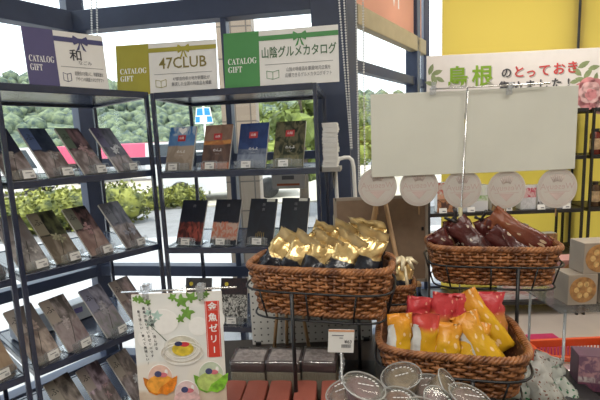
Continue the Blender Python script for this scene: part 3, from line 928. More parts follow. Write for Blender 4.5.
yp = [
 (-.128, -0.079, .060, 6, 4, 24, .078, .120, .05, yellow_w, -1, 'yellow packet at the front left corner of the basket'),
 (-.068, -0.082, .060, 6, 6, 14, .076, .125, .05, orange_m, -1, 'yellow packet with red top second from left in front'),
 (-.010, -0.084, .052, 12, 2, 0, .072, .110, .05, yellow_m, 0, 'yellow packet at the front middle of the basket'),
 (.045, -0.076, .048, 14, 10, 0, .078, .120, .05, yellow_m, 0, 'yellow packet right of the front middle, leaning back'),
 (.098, -0.079, .048, 14, -26, 4, .082, .150, .05, yellow_w, -1, 'large yellow packet with white label leaning left at the right'),
 (.138, -.000, .065, 4, -36, -10, .082, .175, .05, yellow_m, 0, 'tallest yellow packet leaning left at the back right corner'),
 (-.085, .000, .085, 2, 8, 14, .080, .115, .045, red_m, 0, 'red topped packet in the back row at left'),
 (-.025, .010, .090, 2, 12, 6, .080, .120, .045, red_m, 0, 'red packet in the middle of the back row'),
 (.035, .020, .085, 4, -6, 0, .075, .120, .045, red_m, 0, 'red packet behind the tall yellow packets'),
 (.125, .060, .080, 4, -4, -6, .080, .120, .045, red_m, 0, 'red packet at the far back right of the basket'),
]
for i, (x, y, z, ti, ro, ya, w_, h, dp, m, sd_, lab) in enumerate(yp):
    packet('snack_packet', lab, 'packet', 'yellow and red packets in the basket', B3, x, y, z, w_, h, dp, m, i * 4.1 + 3, ti, ro, ya, .006, .05, panel=None)
# ribboned gold bag between the baskets
t = packet('ribbon_bag', 'gold gift bag tied with a gold ribbon between the baskets', 'gift bag', None, B4, .150, -.02, .05, .085, .12, .06, gold_m, 91, 4, 0, 0, .007, .4)
rb = MB()
for a in range(7):
    an = a * 2 * math.pi / 7
    rb.tube([(0, 0, .118), (.02 * math.cos(an), .012 * math.sin(an), .136), (.042 * math.cos(an), .02 * math.sin(an), .122 + .02 * math.sin(an))], [.003, .010, .005], 5)
rb.tube([(0, -.02, .118), (.004, -.03, .07), (.01, -.032, .03)], [.003, .006, .005], 5)
rb.build('ribbon', gold_seal, t)

# ================================================================ jelly poster on its clip stand
PY = .80
a = atY(131, 295, PY); b_ = atY(221, 297, PY)
pw = b_.x - a.x; ph = .30
t = thing('poster_stand', 'chrome poster stand holding the jelly poster', 'stand', (a.x + pw / 2, PY + .02, TZ))
zr = atY(180, 291.5, PY).z - TZ
xl = atY(119, 292, PY).x - (a.x + pw / 2); xr = atY(236, 292, PY).x - (a.x + pw / 2)
MB().tube([(xl, -.01, zr), (xr, -.01, zr)], .0022, 8).build('cross_rod', M['chrome'], t)
MB().tube([(.01, .006, 0.004), (.01, .006, zr), ], .004, 8).build('pole', M['chrome'], t)
MB().lathe([(.05, 0), (.05, .006), (.01, .009)], 24, (.01, .006, 0)).build('base', M['chrome'], t)
for px in (145, 200):
    q = atY(px, 291, PY)
    k = thing('poster_clip', 'clear clip at the poster top, %s' % ('left one over the green leaves' if px < 160 else 'right one above the red strip'), 'clip', (q.x, PY + .01, q.z), 0, 'poster clips')
    c = MB()
    c.box((0, -.009, .004), (.018, .004, .014), bevel=.001); c.box((0, .005, .004), (.018, .004, .014), bevel=.001)
    c.box((0, -.010, -.010), (.012, .003, .016), bevel=.001); c.box((0, -.003, .010), (.010, .016, .006), bevel=.001)
    c.build('clip_body', M['clip'], k)
roll = R(-2.6)
t = thing('jelly_poster', 'white goldfish jelly poster with red strip hanging on the stand', 'poster', (0, 0, 0))
t.matrix_world = Matrix.Translation((a.x, PY, a.z)) @ Matrix.Rotation(R(1.2), 4, 'Y') @ Matrix.Rotation(R(3), 4, 'Z')
cardm = picture('poster_print', [(.30, (.55, .43, .33), (.66, .55, .45)), (.52, (.74, .72, .69), (.76, .72, .66)), (1, (.80, .80, .79), (.74, .76, .75))], 2.0, 3.3, None, .3, .10)
MB().panel(0, pw, -ph, 0, 0, .003).build('sheet', cardm, t)
leaf_m = mat('printed_leaf_green', (.14, .30, .05), .5, var=.3, scale=60)
lv = MB()
def leafshape(cx, cz, s, ang):
    pts = []
    for k in range(16):
        an = 2 * math.pi * k / 16
        rr = s * (.72 + .28 * math.cos(5 * an)) * (1.1 if math.cos(an) > 0 else .9)
        pts.append((cx + rr * math.cos(an + ang), cz + rr * math.sin(an + ang)))
    lv.prism(pts, -.0009 - .00005 * (leafshape.n % 7), -.0002)
    leafshape.n += 1
leafshape.n = 0
PX = pw / 90.0   # one photo pixel on the poster
PZ = PX * 1.10
def pp(px, py): return ((px - 131) * PX, -(py - 295) * PZ)
for (px, py, s, an) in [(180, 303, 8, .3), (190, 300, 7, 1), (172, 299, 5, 2), (185, 314, 8, -1.2), (178, 320, 5, .4), (199, 299, 6, .9), (140, 300, 5, .5), (147, 303, 4, 2), (135, 299, 4, 0), (205, 297, 4, 0)]:
    x, z = pp(px, py); leafshape(x, z, s * PX, an)
lv.build('printed_leaves', leaf_m, t)
lv = MB(); leafshape.n = 0
for (px, py, s, an) in [(148, 322, 7, .3), (155, 316, 6, 1.4), (147, 313, 4, 2)]:
    x, z = pp(px, py); leafshape(x, z, s * PX, an)
lv.build('printed_leaves', mat('printed_leaf_pale', (.42, .60, .55), .5, var=.15, scale=60), t)
redm = mat('printed_red', (.62, .045, .025), .5, var=.03)
x0, z0 = pp(203.5, 304); x1, z1 = pp(218, 359)
rs = MB().panel(x0, x1, z1, z0, -.0012, .001).build('red_strip', redm, t)
ln = MB(); ln.box((x0 + .0022, -.0015, (z0 + z1) / 2), (.0006, .0006, z0 - z1)); ln.box((x1 - .0022, -.0015, (z0 + z1) / 2), (.0006, .0006, z0 - z1)); ln.build('strip_lines', M['white_ink'], rs)
for k, ch in enumerate('金魚ゼリ|'):
    x, z = pp(211, 309.5 + 10.6 * k)
    text(ch if ch != '|' else 'l', .0185, TR(x, -.0018, z), M['white_ink'], rs, 'strip_lettering', bold=.0003)
def disc(mb, cx, cz, rx, rz, y, n=28, th=.0006):
    rz = rz * (1.1 if th == .0006 else 1)
    mb.prism([(cx + rx * math.cos(2 * math.pi * k / n), cz + rz * math.sin(2 * math.pi * k / n)) for k in range(n)], y - th, y)
def pm(name, col, var=.12): return mat(name, col, .4, var=var, scale=90)
# glass bowl of yellow jelly with red and dark fish
x, z = pp(178, 350); g = MB()
def ering(mb, cx, cz, rx, rz, y, r=.0007):
    mb.tube([(cx + rx * math.cos(2 * math.pi * k / 40), y, cz + rz * math.sin(2 * math.pi * k / 40)) for k in range(40)], r, 4, closed=True)
disc(g, x, z - 3 * PX, 21.5 * PX, 11 * PX, -.0004); g.build('printed_plate', pm('plate_print', (.62, .58, .52)), t)
g = MB(); disc(g, x, z + 1.6 * PX, 18 * PX, 12.5 * PX, -.0010); g.build('printed_bowl', pm('bowl_glass', (.72, .70, .65)), t)
g = MB(); disc(g, x + 1 * PX, z + 3 * PX, 15 * PX, 11 * PX, -.0016); g.build('printed_bowl_water', pm('bowl_water', (.62, .60, .50)), t)
g = MB(); disc(g, x + 1 * PX, z + 1 * PX, 11 * PX, 7 * PX, -.0022); g.build('printed_jelly', pm('jelly_yellow', (.66, .50, .04), .25), t)
g = MB(); disc(g, x + 3 * PX, z + 6 * PX, 5 * PX, 2.3 * PX, -.0028); g.build('printed_fish', pm('fish_red', (.55, .03, .05)), t)
g = MB(); disc(g, x - 3 * PX, z + 7 * PX, 4 * PX, 2.2 * PX, -.0029); g.build('printed_fish', pm('fish_blue', (.03, .04, .12)), t)
g = MB()
for (rx, rz, dz) in ((21.5, 12, -3), (18.5, 14, 1.6), (15.5, 12, 3.4), (19.5, 11.5, -5)): ering(g, x, z + dz * PX, rx * PX, rz * PX, -.0024)
g.build('printed_glass_rims', pm('glass_rim_print', (.84, .83, .80), .03), t)
g = MB()
for (px_, py_, sx_, sz_) in ((160, 322, 16, 12), (143, 338, 9, 9), (214, 322, 9, 10), (196, 328, 10, 9)):
    ax, az = pp(px_, py_); disc(g, ax, az, sx_ * PX, sz_ * PX, -.0003)
g.build('printed_pale_blur', pm('pale_blur_print', (.83, .83, .82), .02), t)
g = MB(); ax, az = pp(147, 324); bx_, bz_ = pp(163, 341); g.tube([(ax, -.001, az), (bx_, -.001, bz_)], .0008, 5); g.build('printed_stalk', pm('stalk_print', (.08, .12, .08)), t)
def jelly(px, py, rx, col, col2, leaf, tcol):
    x, z = pp(px, py)
    g = MB(); disc(g, x, z + rx * .18 * PX, rx * .80 * PX, rx * .86 * PX, -.0008); g.build('printed_dome', pm('dome_print', tcol, .08), t)
    g = MB(); disc(g, x, z - rx * .25 * PX, rx * .92 * PX, rx * .62 * PX, -.0014); g.build('printed_jelly', pm('jelly_print', col2, .2), t)
    if leaf:
        for s_ in (-1, 1):
            g = MB()
            g.prism([(x + s_ * rx * a * PX, z + rx * b * PX) for a, b in ((1.12, .30), (.75, .12), (.35, -.20), (.0, -.42), (-.25, -.85), (.35, -1.02), (.80, -.78), (1.05, -.25))][::s_], -.0022 - .0003 * s_, -.0012)
            g.build('printed_wrapper', pm('wrapper_print', tuple(c * (1.0 if s_ > 0 else .78) for c in col), .3), t)
    g = MB(); disc(g, x - rx * .12 * PX, z + rx * .50 * PX, 3.6 * PX, 3.0 * PX, -.0021); g.build('printed_fish', pm('fish_blue', (.05, .06, .16)), t)
    g = MB(); disc(g, x + rx * .22 * PX, z + rx * .42 * PX, 4.2 * PX, 2.3 * PX, -.0020); g.build('printed_fish', pm('fish_pink', (.60, .16, .20)), t)
    g = MB(); disc(g, x + rx * .42 * PX, z + rx * .62 * PX, 1.6 * PX, 2.6 * PX, -.0019); ering(g, x, z + rx * .18 * PX, rx * .80 * PX, rx * .95 * PX, -.0009); g.build('printed_highlight', pm('highlight_print', (.84, .83, .82), .03), t)
jelly(154, 380, 15.5, (.74, .22, .01), (.78, .34, .04), True, (.74, .50, .42))
jelly(206, 380, 16, (.20, .47, .03), (.44, .56, .16), True, (.52, .60, .46))
jelly(180, 397, 15, (.66, .35, .36), (.70, .46, .46), False, (.74, .56, .56))
for c_, col_ in enumerate(['きらきらの器に、涼しげな', '金魚が泳いでいるゼリーです', '見て涼しい、食べて美味しい!']):
    for k, ch in enumerate(col_):
        x, z = pp(147.5 - 5.2 * c_ + k * .45, 305 + 3.2 * c_ + k * 3.9)
        text(ch, .0064, TR(x, -.0012, z), M['ink'], t, 'printed_text')

# ================================================================ price card on a chain stand
q = atY(341, 341, .88)
t = thing('price_card_stand', 'white price card on a clear beaded stand before the hidden basket', 'price card', (q.x, .885, TZ))
cwz = q.z - TZ
T = TR(0, 0, cwz) @ Matrix.Rotation(R(4), 4, 'Y')
MB().panel(-.029, .029, -.027, .027, -.006, .0015, T).build('card', M['white'], t)
MB().panel(-.029, .029, .0225, .027, -.0068, .0007, T).build('card_band', mat('peach_band', (.62, .30, .16), .6), t)
g = MB()
for i in range(12): g.box((.002 + .0018 * i, -.0068, -.011), (.0009 if i % 3 else .0013, .0006, .008), T)
g.box((-.008, -.0068, .014), (.026, .0006, .002), T); g.box((.0, -.0068, .008), (.008, .0006, .0016), T)
g.build('card_print', M['ink_grey'], t)
text('¥63', .011, T @ TR(.016, -.0068, -.001), M['ink'], t, 'price_lettering')
g = MB()
for k in range(10):
    g.lathe([(.0012, -.006), (.0055, -.002), (.0055, .002), (.0012, .006)], 8, (.003 * math.sin(k), 0, cwz - .036 - .011 * k))
g.build('beads', M['acrylic'], t)
MB().tube([(0, 0, .006), (0, 0, cwz - .03)], .0022, 6).build('stem', M['white'], t)
MB().lathe([(.025, 0), (.025, .005), (.004, .008)], 20).build('base', M['white'], t)

# ================================================================ wrapped cake boxes
cho = mat('chocolate_box', (.075, .045, .045), .45, var=.12, scale=40)
cream = mat('cream_box_side', (.45, .40, .29), .6, var=.12, scale=120, stretch=(3, 3, .4))
for i, px in enumerate((232, 268, 304)):
    q = atZ(px + 18, 363, TZ + .115)
    t = thing('wrapped_box', ['clear wrapped dark cake box nearest the poster', 'clear wrapped dark cake box in the middle of three', 'clear wrapped dark cake box nearest the price card'][i], 'box', (q.x - .004, q.y + .044, TZ), R(-7 - 1 * i), 'clear wrapped dark boxes')
    MB().box((0, 0, .100), (.101, .085, .030), bevel=.002).build('box_lid', cho, t)
    MB().box((0, 0, .1155), (.088, .066, .001)).build('top_label_sheen', mat('box_top_print_sheen', (.44, .38, .35), .4, var=.35, scale=70), t)  # pale panel: printed label plus the wrap's reflection put into its colour
    MB().box((0, 0, .042), (.099, .083, .084), bevel=.002).build('box_body', cream, t)
    b = MB(); b.box((0, 0, .059), (.104, .088, .117))
    bmesh.ops.subdivide_edges(b.bm, edges=b.bm.edges[:], cuts=7, use_grid_fill=True)
    for v in b.bm.verts:
        n = noise.noise_vector(v.co * 38 + Vector((i * 7, 0, 0)))
        v.co += Vector((n.x * .0012, n.y * .0012, abs(n.z) * .003 if v.co.z > .1 else 0))
    for f in b.bm.faces: f.smooth = True
    b.build('clear_wrapper', M['film'], t)
rust = mat('terracotta_box', (.34, .095, .065), .55, var=.06)
for i, px in enumerate((222, 244, 267, 292, 318, 343)):
    q = atZ(px + 12, 380, TZ + .080)
    t = thing('red_box', ['terracotta gift box half behind the poster edge', 'terracotta gift box second from the poster', 'terracotta gift box third from the poster', 'terracotta gift box fourth from the poster', 'terracotta gift box left of the jelly cups', 'terracotta gift box partly behind the jelly cups'][i], 'box', (q.x, q.y - .075, TZ), R(-5), 'terracotta boxes in a row')
    MB().box((0, 0, .0385), (.060, .15, .077), bevel=.004).build('carton', rust, t)
    s = MB()
    s.prism([(-.028, .0772), (.028, .0772), (.006, .0790), (-.006, .0790)], -.075, .075)
    s.build('folded_flap', rust, t)
# ================================================================ jelly cups on a riser
t = thing('display_riser', 'dark riser block under the pile of jelly cups', 'riser', (.20, .78, TZ))
MB().box((0, 0, .07), (.46, .20, .14), bevel=.004).build('block', M['black'], t)
RZ = TZ + .14
jm = [mat('jelly_fill', c, .35, var=.3, scale=50) for c in ((.26, .14, .10), (.18, .09, .10), (.30, .23, .15), (.22, .14, .13))]
cups = [ # px, py of lid centre, Y, lid radius, tilt x, tilt y
 (342, 391, .78, .034, 2, -20, 'jelly cup at the left end of the pile'),
 (364, 386, .74, .041, 4, 14, 'large jelly cup second from left with clear lid'),
 (401, 376, .86, .044, 6, -14, 'jelly cup tilted up at the back of the pile'),
 (427, 386, .86, .040, 4, -8, 'jelly cup behind the pile with brown filling'),
 (399, 399, .78, .036, 6, 4, 'low jelly cup in the middle at the frame edge'),
 (440, 402, .76, .034, 24, 20, 'jelly cup lying steep right of the middle'),
 (449, 386, .82, .036, 30, 46, 'jelly cup turned on its side before the yellow packets'),
 (470, 397, .76, .040, 4, 14, 'jelly cup at the right end of the pile'),
 (372, 408, .72, .037, 4, 4, 'jelly cup nearest the viewer, cut by the frame'),
 (424, 411, .72, .037, 4, 4, 'jelly cup at the bottom middle edge of the photo'),
]
for i, (px, py, Y, rr, tx, ty, lab) in enumerate(cups):
    q = atY(px, py, Y)
    t = thing('jelly_cup', lab, 'jelly cup', (0, 0, 0), 0, 'clear lidded jelly cups')
    hh = .038
    t.matrix_world = Matrix.Translation(q) @ Matrix.Rotation(R(tx), 4, 'X') @ Matrix.Rotation(R(ty), 4, 'Y') @ TR(0, 0, -hh)
    MB().lathe([(rr * .70, 0), (rr * .74, .002), (rr * .93, hh - .004), (rr * .93, hh)], 28).build('cup', M['lid'], t)
    MB().lathe([(rr * .64, .004), (rr * .84, hh * .90), (rr * .6, hh * .94)], 24).build('filling', jm[i % 4], t)
    MB().lathe([(rr * .95, hh - .003), (rr * 1.04, hh), (rr * 1.04, hh + .002), (rr * .93, hh + .0045), (rr * .3, hh + .004)], 28).build('lid', M['lid'], t)
    MB().tube([(rr * 1.02 * math.cos(2 * math.pi * k / 40), rr * 1.02 * math.sin(2 * math.pi * k / 40), hh + .001) for k in range(40)], .0016, 6, closed=True).build('lid_rim', M['rim'], t)
    g = MB()
    rnd = random.Random(i)
    for k in range(7):
        an = -.5 + k * .35
        g.box((rr * .62 * math.sin(an), rr * .62 * math.cos(an) * .8, hh + .0056), (.005, .0022, .0006))
        if k < 4: g.box((-.01 + .008 * k, -.002, hh + .0052), (.006, .002, .0006))
    g.build('lid_print', M['white_ink'], t)

# ================================================================ white boards on a rod stand, round fans
BY = 1.43
bl = atY(370.5, 94, BY); bm_ = atY(465.5, 90, BY); br = atY(579, 88, BY)
bl2 = atY(371, 177, BY); br2 = atY(572, 178, BY)
zt_ = bl.z; hb = zt_ - bl2.z
def board(label, x0, x1, z1, hgt, tilt):
    t = thing('poster_board', label, 'board', (x0, BY, z1 - hgt))
    t.rotation_euler = (0, R(tilt), 0)
    MB().box(((x1 - x0) / 2, .003, hgt / 2), (x1 - x0, .004, hgt), bevel=.001).build('sheet', M['offwhite'], t)
    return t
board('blank white board back, left of the chrome pole', bl.x, bm_.x - .001, bm_.z - .001, hb, 0)
board('blank white board back, right of the chrome pole', bm_.x + .001, br.x, bm_.z, hb + .002, 0)
t = thing('rod_stand', 'chrome rod stand holding up the two blank white boards', 'stand', (bm_.x - .01, BY - .012, TZ))
zz = bm_.z - TZ
zr = atY(466, 88, BY).z - TZ
lo = atY(459, 228, BY)
MB().tube([(lo.x - bm_.x + .01, 0, .006), (lo.x - bm_.x + .01, 0, lo.z - TZ), (.012, 0, zr)], .0029, 8).build('pole', M['chrome'], t)
xa, xb = atY(429, 88, BY).x - bm_.x + .01, atY(548, 86, BY).x - bm_.x + .01
MB().tube([(xa, 0, zr), (xb, 0, zr + .002)], .0028, 8).build('cross_rod', M['chrome'], t)
s0 = atY(459, 207, BY)
MB().tube([(s0.x - bm_.x + .01, 0, s0.z - TZ), (lo.x - bm_.x + .0095, 0, lo.z - TZ - .06)], .007, 8).build('grip_sleeve', mat('cream_grip', (.55, .50, .30), .5), t)
MB().lathe([(.06, 0), (.06, .006), (.01, .01)], 24, (lo.x - bm_.x + .01, 0, 0)).build('base', M['chrome'], t)
for px, side in ((432, 'left'), (508, 'right')):
    q = atY(px, 88, BY)
    k = thing('board_clip', 'clear clip on the %s half of the chrome cross rod' % side, 'clip', (q.x, BY - .004, q.z), 0, 'clips on the boards')
    c = MB()
    c.box((0, -.014, .006), (.016, .003, .022), bevel=.001); c.box((0, -.004, -.012), (.02, .003, .022), bevel=.001); c.box((0, -.009, .002), (.010, .012, .006), bevel=.001)
    c.build('clip_body', M['clip'], k)
fanm = translucent('fan_paper', (.74, .70, .66), .35, .03, 20)
pinki = mat('faded_pink_print', (.62, .49, .46), .7, var=.05)
for i, (px, py) in enumerate(((377.5, 187), (419, 187), (462.5, 189), (506.5, 189.5), (557, 188))):
    Y = BY + .012
    q = atY(px, py, Y)
    rr = (19.6 if i < 4 else 20.5) * Y / FPX
    lab = ['leftmost round paper fan under the boards, before the easel', 'second round paper fan from the left under the boards', 'round paper fan behind the chrome pole', 'fourth round paper fan from the left under the boards', 'rightmost round paper fan under the boards'][i]
    t = thing('round_fan', lab, 'paper fan', (q.x, Y, q.z), 0, 'round paper fans')
    T = Matrix.Rotation(R(90), 4, 'X')
    MB().lathe([(rr * .985, -.001), (rr, 0), (rr * .985, .001)], 48, (0, 0, 0), True, T).build('paper_disc', fanm, t)
    g = MB()
    for r2 in (.90, .84):
        g.tube([(rr * r2 * math.cos(2 * math.pi * k / 48), -.0012, rr * r2 * math.sin(2 * math.pi * k / 48)) for k in range(48)], .0005, 4, closed=True)
    for k in range(7):
        an = R(60 + 10 * k)
        g.tube([(rr * .34 * math.cos(an), -.0012, rr * .34 * math.sin(an)), (rr * .7 * math.cos(an), -.0012, rr * .7 * math.sin(an))], .0014, 4)
    g.prism([(-rr * .4, -rr * .22), (rr * .4, -rr * .22), (0, -rr * .62)], -.0014, -.0008)
    g.prism([(-rr * .66, -rr * .16), (rr * .66, -rr * .16), (rr * .6, -rr * .19), (-rr * .6, -rr * .19)], -.0014, -.0008)
    g.build('faded_print', pinki, t)
    text('WeseuyA', rr * .42, TR(0, -.0012, rr * .08) @ Matrix.Diagonal((-1, 1, 1, 1)), pinki, t, 'mirrored_lettering')
    MB().tube([(0, .002, -rr - .030), (0, .002, -rr * .2)], .0022, 6).build('stick', M['wood'], t)

# ================================================================ easel with brown board
EY = 1.62
e0 = atY(335, 200, EY); e1 = atY(427, 197, EY)
bz0 = TZ + .16
t = thing('easel', 'wooden easel seen from behind, propping the brown board', 'easel', ((e0.x + e1.x) / 2, EY, 0))
ex0 = (e0.x + e1.x) / 2
tp = atY(379, 180, EY).z
for (pa, pb) in ((378, 372), (381, 366), (381, 396)):
    A_ = atY(pa, 195, EY - .03); B_ = atY(pb, 265, EY - .035)
    dv = (B_ - A_) ; k = A_.z / (A_.z - B_.z)
    F = A_ + dv * k
    f_ = Vector((F.x - ex0, F.y - EY, .006)); s_ = Vector((A_.x - ex0, A_.y - EY, tp))
    MB().tube([f_, s_], .0085, 4).build('leg', M['wood'], t)
MB().box((0, -.005, bz0 - .008), (.30, .05, .012)).build('ledge', M['wood'], t)
t = thing('picture_board', 'brown fibre board with pale frame leaning on the easel', 'board', (ex0, EY + .006, bz0))
hw = (e1.x - e0.x) / 2; hh = e0.z - bz0
MB().box((0, .004, hh / 2), (2 * hw, .006, hh), bevel=.001).build('fibre_back', mat('brown_fibre', (.25, .17, .115), .8, var=.07, scale=30), t)
fr = MB()
for (x, z, sx, sz) in ((-hw, hh / 2, .012, hh + .012), (hw, hh / 2, .012, hh + .012), (0, hh, 2 * hw, .012), (0, 0, 2 * hw, .012)):
    fr.box((x, .004, z), (sx, .012, sz))
fr.build('frame', mat('greyish_frame', (.34, .29, .24), .5), t)
g = MB()
for sx in (-1, 1): g.box((sx * (hw - .016), -.001, hh * .62), (.008, .004, .014))
g.build('turn_clips', M['black'], t)
# pegboard and its little easel behind the boxes
def pegmat():
    m, nt, b = newmat('peg_board_white')
    L = nt.links
    tc = N(nt, 'ShaderNodeTexCoord'); mp = N(nt, 'ShaderNodeMapping'); mp.inputs['Scale'].default_value = (40, 0, 40)
    L.new(tc.outputs['Object'], mp.inputs[0])
    fr_ = N(nt, 'ShaderNodeVectorMath', operation='FRACTION'); L.new(mp.outputs[0], fr_.inputs[0])
    ds = N(nt, 'ShaderNodeVectorMath', operation='DISTANCE'); ds.inputs[1].default_value = (.5, 0, .5); L.new(fr_.outputs[0], ds.inputs[0])
    lt = N(nt, 'ShaderNodeMath', operation='LESS_THAN'); lt.inputs[1].default_value = .13; L.new(ds.outputs['Value'], lt.inputs[0])
    mx = N(nt, 'ShaderNodeMix', data_type='RGBA'); mx.inputs[6].default_value = (.62, .61, .58, 1); mx.inputs[7].default_value = (.06, .06, .06, 1)
    L.new(lt.outputs[0], mx.inputs[0]); L.new(mx.outputs[2], b.inputs['Base Color']); b.inputs['Roughness'].default_value = .6
    return m
g0 = atY(252, 330, 1.46); g1 = atY(372, 330, 1.46)
t = thing('peg_board', 'white perforated peg board behind the wrapped boxes', 'peg board', ((g0.x + g1.x) / 2, 1.46, TZ))
MB().box((0, 0, .14), (g1.x - g0.x, .012, .28), bevel=.002).build('panel', pegmat(), t)
for sx in (-1, 1): MB().box((sx * (g1.x - g0.x) / 2 * .9, .01, .006), (.02, .05, .012)).build('foot', M['black'], t)
t = thing('small_easel', 'small wooden easel standing in front of the peg board', 'easel', (atY(290, 340, 1.42).x, 1.42, TZ))
bx = atY(290, 340, 1.42).x
for (p_t, p_b, yy) in (((279, 318), (274, 352), 1.41), ((287, 318), (287, 352), 1.44), ((301, 318), (310, 352), 1.41)):
    A_ = atY(*p_t, yy); B_ = atY(*p_b, yy)
    k = (A_.z - TZ) / (A_.z - B_.z); F = A_ + (B_ - A_) * k
    MB().tube([(A_.x - bx, yy - 1.42, A_.z - TZ + .07), (F.x - bx, yy - 1.42, .004)], .006, 4).build('leg', M['wood'], t)
MB().box((0, -.01, .16), (.10, .012, .012)).build('cross_bar', M['wood'], t)

p_ = UR.pt(UR.L * .70, UR.D + .02, ZS[1] - .10)
t = thing('notice_card', 'small white notice with orange print under the middle rear shelf', 'notice', p_, UR.ang)
MB().panel(-.095, .095, -.045, .045, 0, .002).build('card', M['white'], t)
g = MB(); g.box((0, -.001, .018), (.07, .001, .022)); g.build('grey_print', M['ink_grey'], t)
g = MB(); g.box((0, -.001, -.022), (.13, .001, .012)); g.build('orange_print', mat('orange_print', (.6, .18, .08), .6), t)
MB().tube([(0, .001, .045), (0, .001, .085)], .001, 5).build('hanging_thread', M['white'], t)
# ================================================================ paper stack, cart handle, blind chains
t = thing('side_tray', 'narrow grey bracket shelf fixed beside the rear shelf end', 'shelf', (UR.pt(UR.L + .045, .12, ZS[1] - .012)), UR.ang)
MB().box((0, 0, -.004), (.085, .14, .02), bevel=.002).build('tray', mat('grey_bracket', (.30, .29, .27), .6), t)
MB().box((.0, .0, -.055), (.01, .10, .08)).build('bracket', M['navy'], t)
rnd = random.Random(4)
zz = ZS[1] - .006 - 0.0
for k in range(9):
    hgt = .022
    o = UR.pt(UR.L + .043 + rnd.uniform(-.006, .006) + (.006 if k > 6 else 0), .11, zz)
    t = thing('paper_bundle', 'white paper bundle, number %s from the top of the stack beside rear shelf' % ['nine', 'eight', 'seven', 'six', 'five', 'four', 'three', 'two', 'one'][k], 'paper', o, UR.ang + rnd.uniform(-.06, .06), 'stacked white paper bundles')
    b = MB()
    for s in range(4): b.box((rnd.uniform(-.002, .002), rnd.uniform(-.002, .002), .0028 + s * .0055), (.068, .09, .0046), bevel=.0012)
    b.build('sheets', M['white'], t)
    zz += hgt + .0004
# white cart
CY = 1.98
t = thing('hand_cart', 'white tube handled cart standing behind the easel', 'cart', (atY(346, 200, CY).x, CY, 0))
cx0 = atY(346, 200, CY).x
pts = []
for (px, py) in ((340, 260), (337, 200), (335.5, 172), (336, 164), (339, 159), (344, 157.5), (349, 157.5), (352, 160), (353.5, 166)):
    q = atY(px, py, CY + (.0 if px < 342 else .04)); pts.append((q.x - cx0, q.y - CY, q.z))
pts = [(pts[0][0] + .02, 0, .12)] + pts
q = atY(357, 230, CY + .05); pts += [(q.x - cx0, .05, q.z), (q.x - cx0 + .02, .05, .12)]
MB().tube(pts, .0095, 10).build('handle', mat('white_enamel', (.80, .80, .78), .3, var=.02), t)
MB().box((.03, .12, .62), (.16, .20, 1.0), bevel=.02).build('body', mat('pale_cart_cloth', (.55, .50, .36), .8, var=.06), t)
for sx in (-.04, .09):
    for sy in (.04, .2):
        MB().lathe([(.02, -.008), (.05, -.01), (.06, -.006), (.06, .006), (.05, .01), (.02, .008)], 18, (0, 0, 0), True, TR(sx, sy, .06) @ Matrix.Rotation(R(90), 4, 'Y')).build('wheel', M['black'], t)
        MB().box((sx, sy, .10), (.022, .02, .05)).build('caster_fork', M['black'], t)
# bead chains of the blinds
chain_m = mat('grey_bead_chain', (.80, .80, .79), .3, .2)
def chain(label, path, step=.0135, r=.0058):
    o = MB()
    pts = [Vector(p) for p in path]
    for a_, b2 in zip(pts, pts[1:]):
        n = max(1, int((b2 - a_).length / step))
        for k in range(n):
            p = a_.lerp(b2, k / n)
            bmesh.ops.create_icosphere(o.bm, subdivisions=1, radius=r, matrix=Matrix.Translation(p))
    o.tube(path, .0008, 4)
    ob = o.build('blind_chain', chain_m)
    return tag(ob, label, 'blind chain', 'blind chains')
def ch(px0, py0, px1, py1, Y, lab):
    a_ = atY(px0, py0, Y); b2 = atY(px1, py1, Y); k = (CEIL_Z - .01 - a_.z) / (a_.z - b2.z)
    top = a_ + (a_ - b2) * k
    chain(lab, [top, a_, b2])
ch(339, 0, 351, 150, 2.28, 'bead chain right of the green sign, leftmost of four')
ch(344, 0, 352, 150, 2.28, 'bead chain crossing closest to the leftmost chain by the column')
ch(356, 0, 359, 190, 2.30, 'bead chain third from left by the dark column')
ch(363, 0, 365, 190, 2.32, 'bead chain just left of the orange screen')
ch(91.5, 18, 92.5, 60, 2.5, 'short bead chain hanging behind the purple sign, left strand')
ch(97, 20, 98, 60, 2.5, 'short bead chain hanging behind the purple sign, right strand')

# ================================================================ orange screen and yellow blinds
Mx, L3 = wallM(C2, C3)
o_m = translucent('orange_screen', (.82, .52, .40), .55, .12, 1.5)
t = thing('orange_screen', 'orange screen panel with white lettering above the beige beam', 'screen', C2, math.atan2((C3 - C2).y, (C3 - C2).x))
MB().box((L3 / 2 + .05, -.01, 2.675), (L3 - .26, .02, .73)).build('fabric', o_m, t)
text('VI', .30, TR(L3 * .56, -.022, 2.53), M['white_ink'], t, 'large_lettering', squash=.7)
text('に込めた', .07, TR(L3 * .31, -.022, 2.47), M['white_ink'], t, 'small_lettering', squash=.8)
y_m = translucent('yellow_blind', (.82, .69, .27), .75, .06, 1.2)
Mx, L4 = wallM(C3, C4)
ang4 = math.atan2((C4 - C3).y, (C4 - C3).x)
xa, xb = b_x(442, 30), b_x(579, 30)
for i, (x0, x1) in enumerate(((xa, xb - .012), (xb + .012, L4 - .1))):
    t = thing('roller_blind', ['wide yellow roller blind glowing behind the banner', 'yellow roller blind in the upper right corner of the photo'][i], 'blind', C3, ang4, 'yellow roller blinds')
    MB().box(((x0 + x1) / 2, -.06, 1.52), (x1 - x0, .003, 2.96)).build('fabric', y_m, t)
    MB().tube([(x0, -.06, CEIL_Z - .035), (x1, -.06, CEIL_Z - .035)], .03, 12).build('roller_tube', M['white'], t)
    MB().box(((x0 + x1) / 2, -.06, .035), (x1 - x0, .014, .025)).build('bottom_bar', M['offwhite'], t)

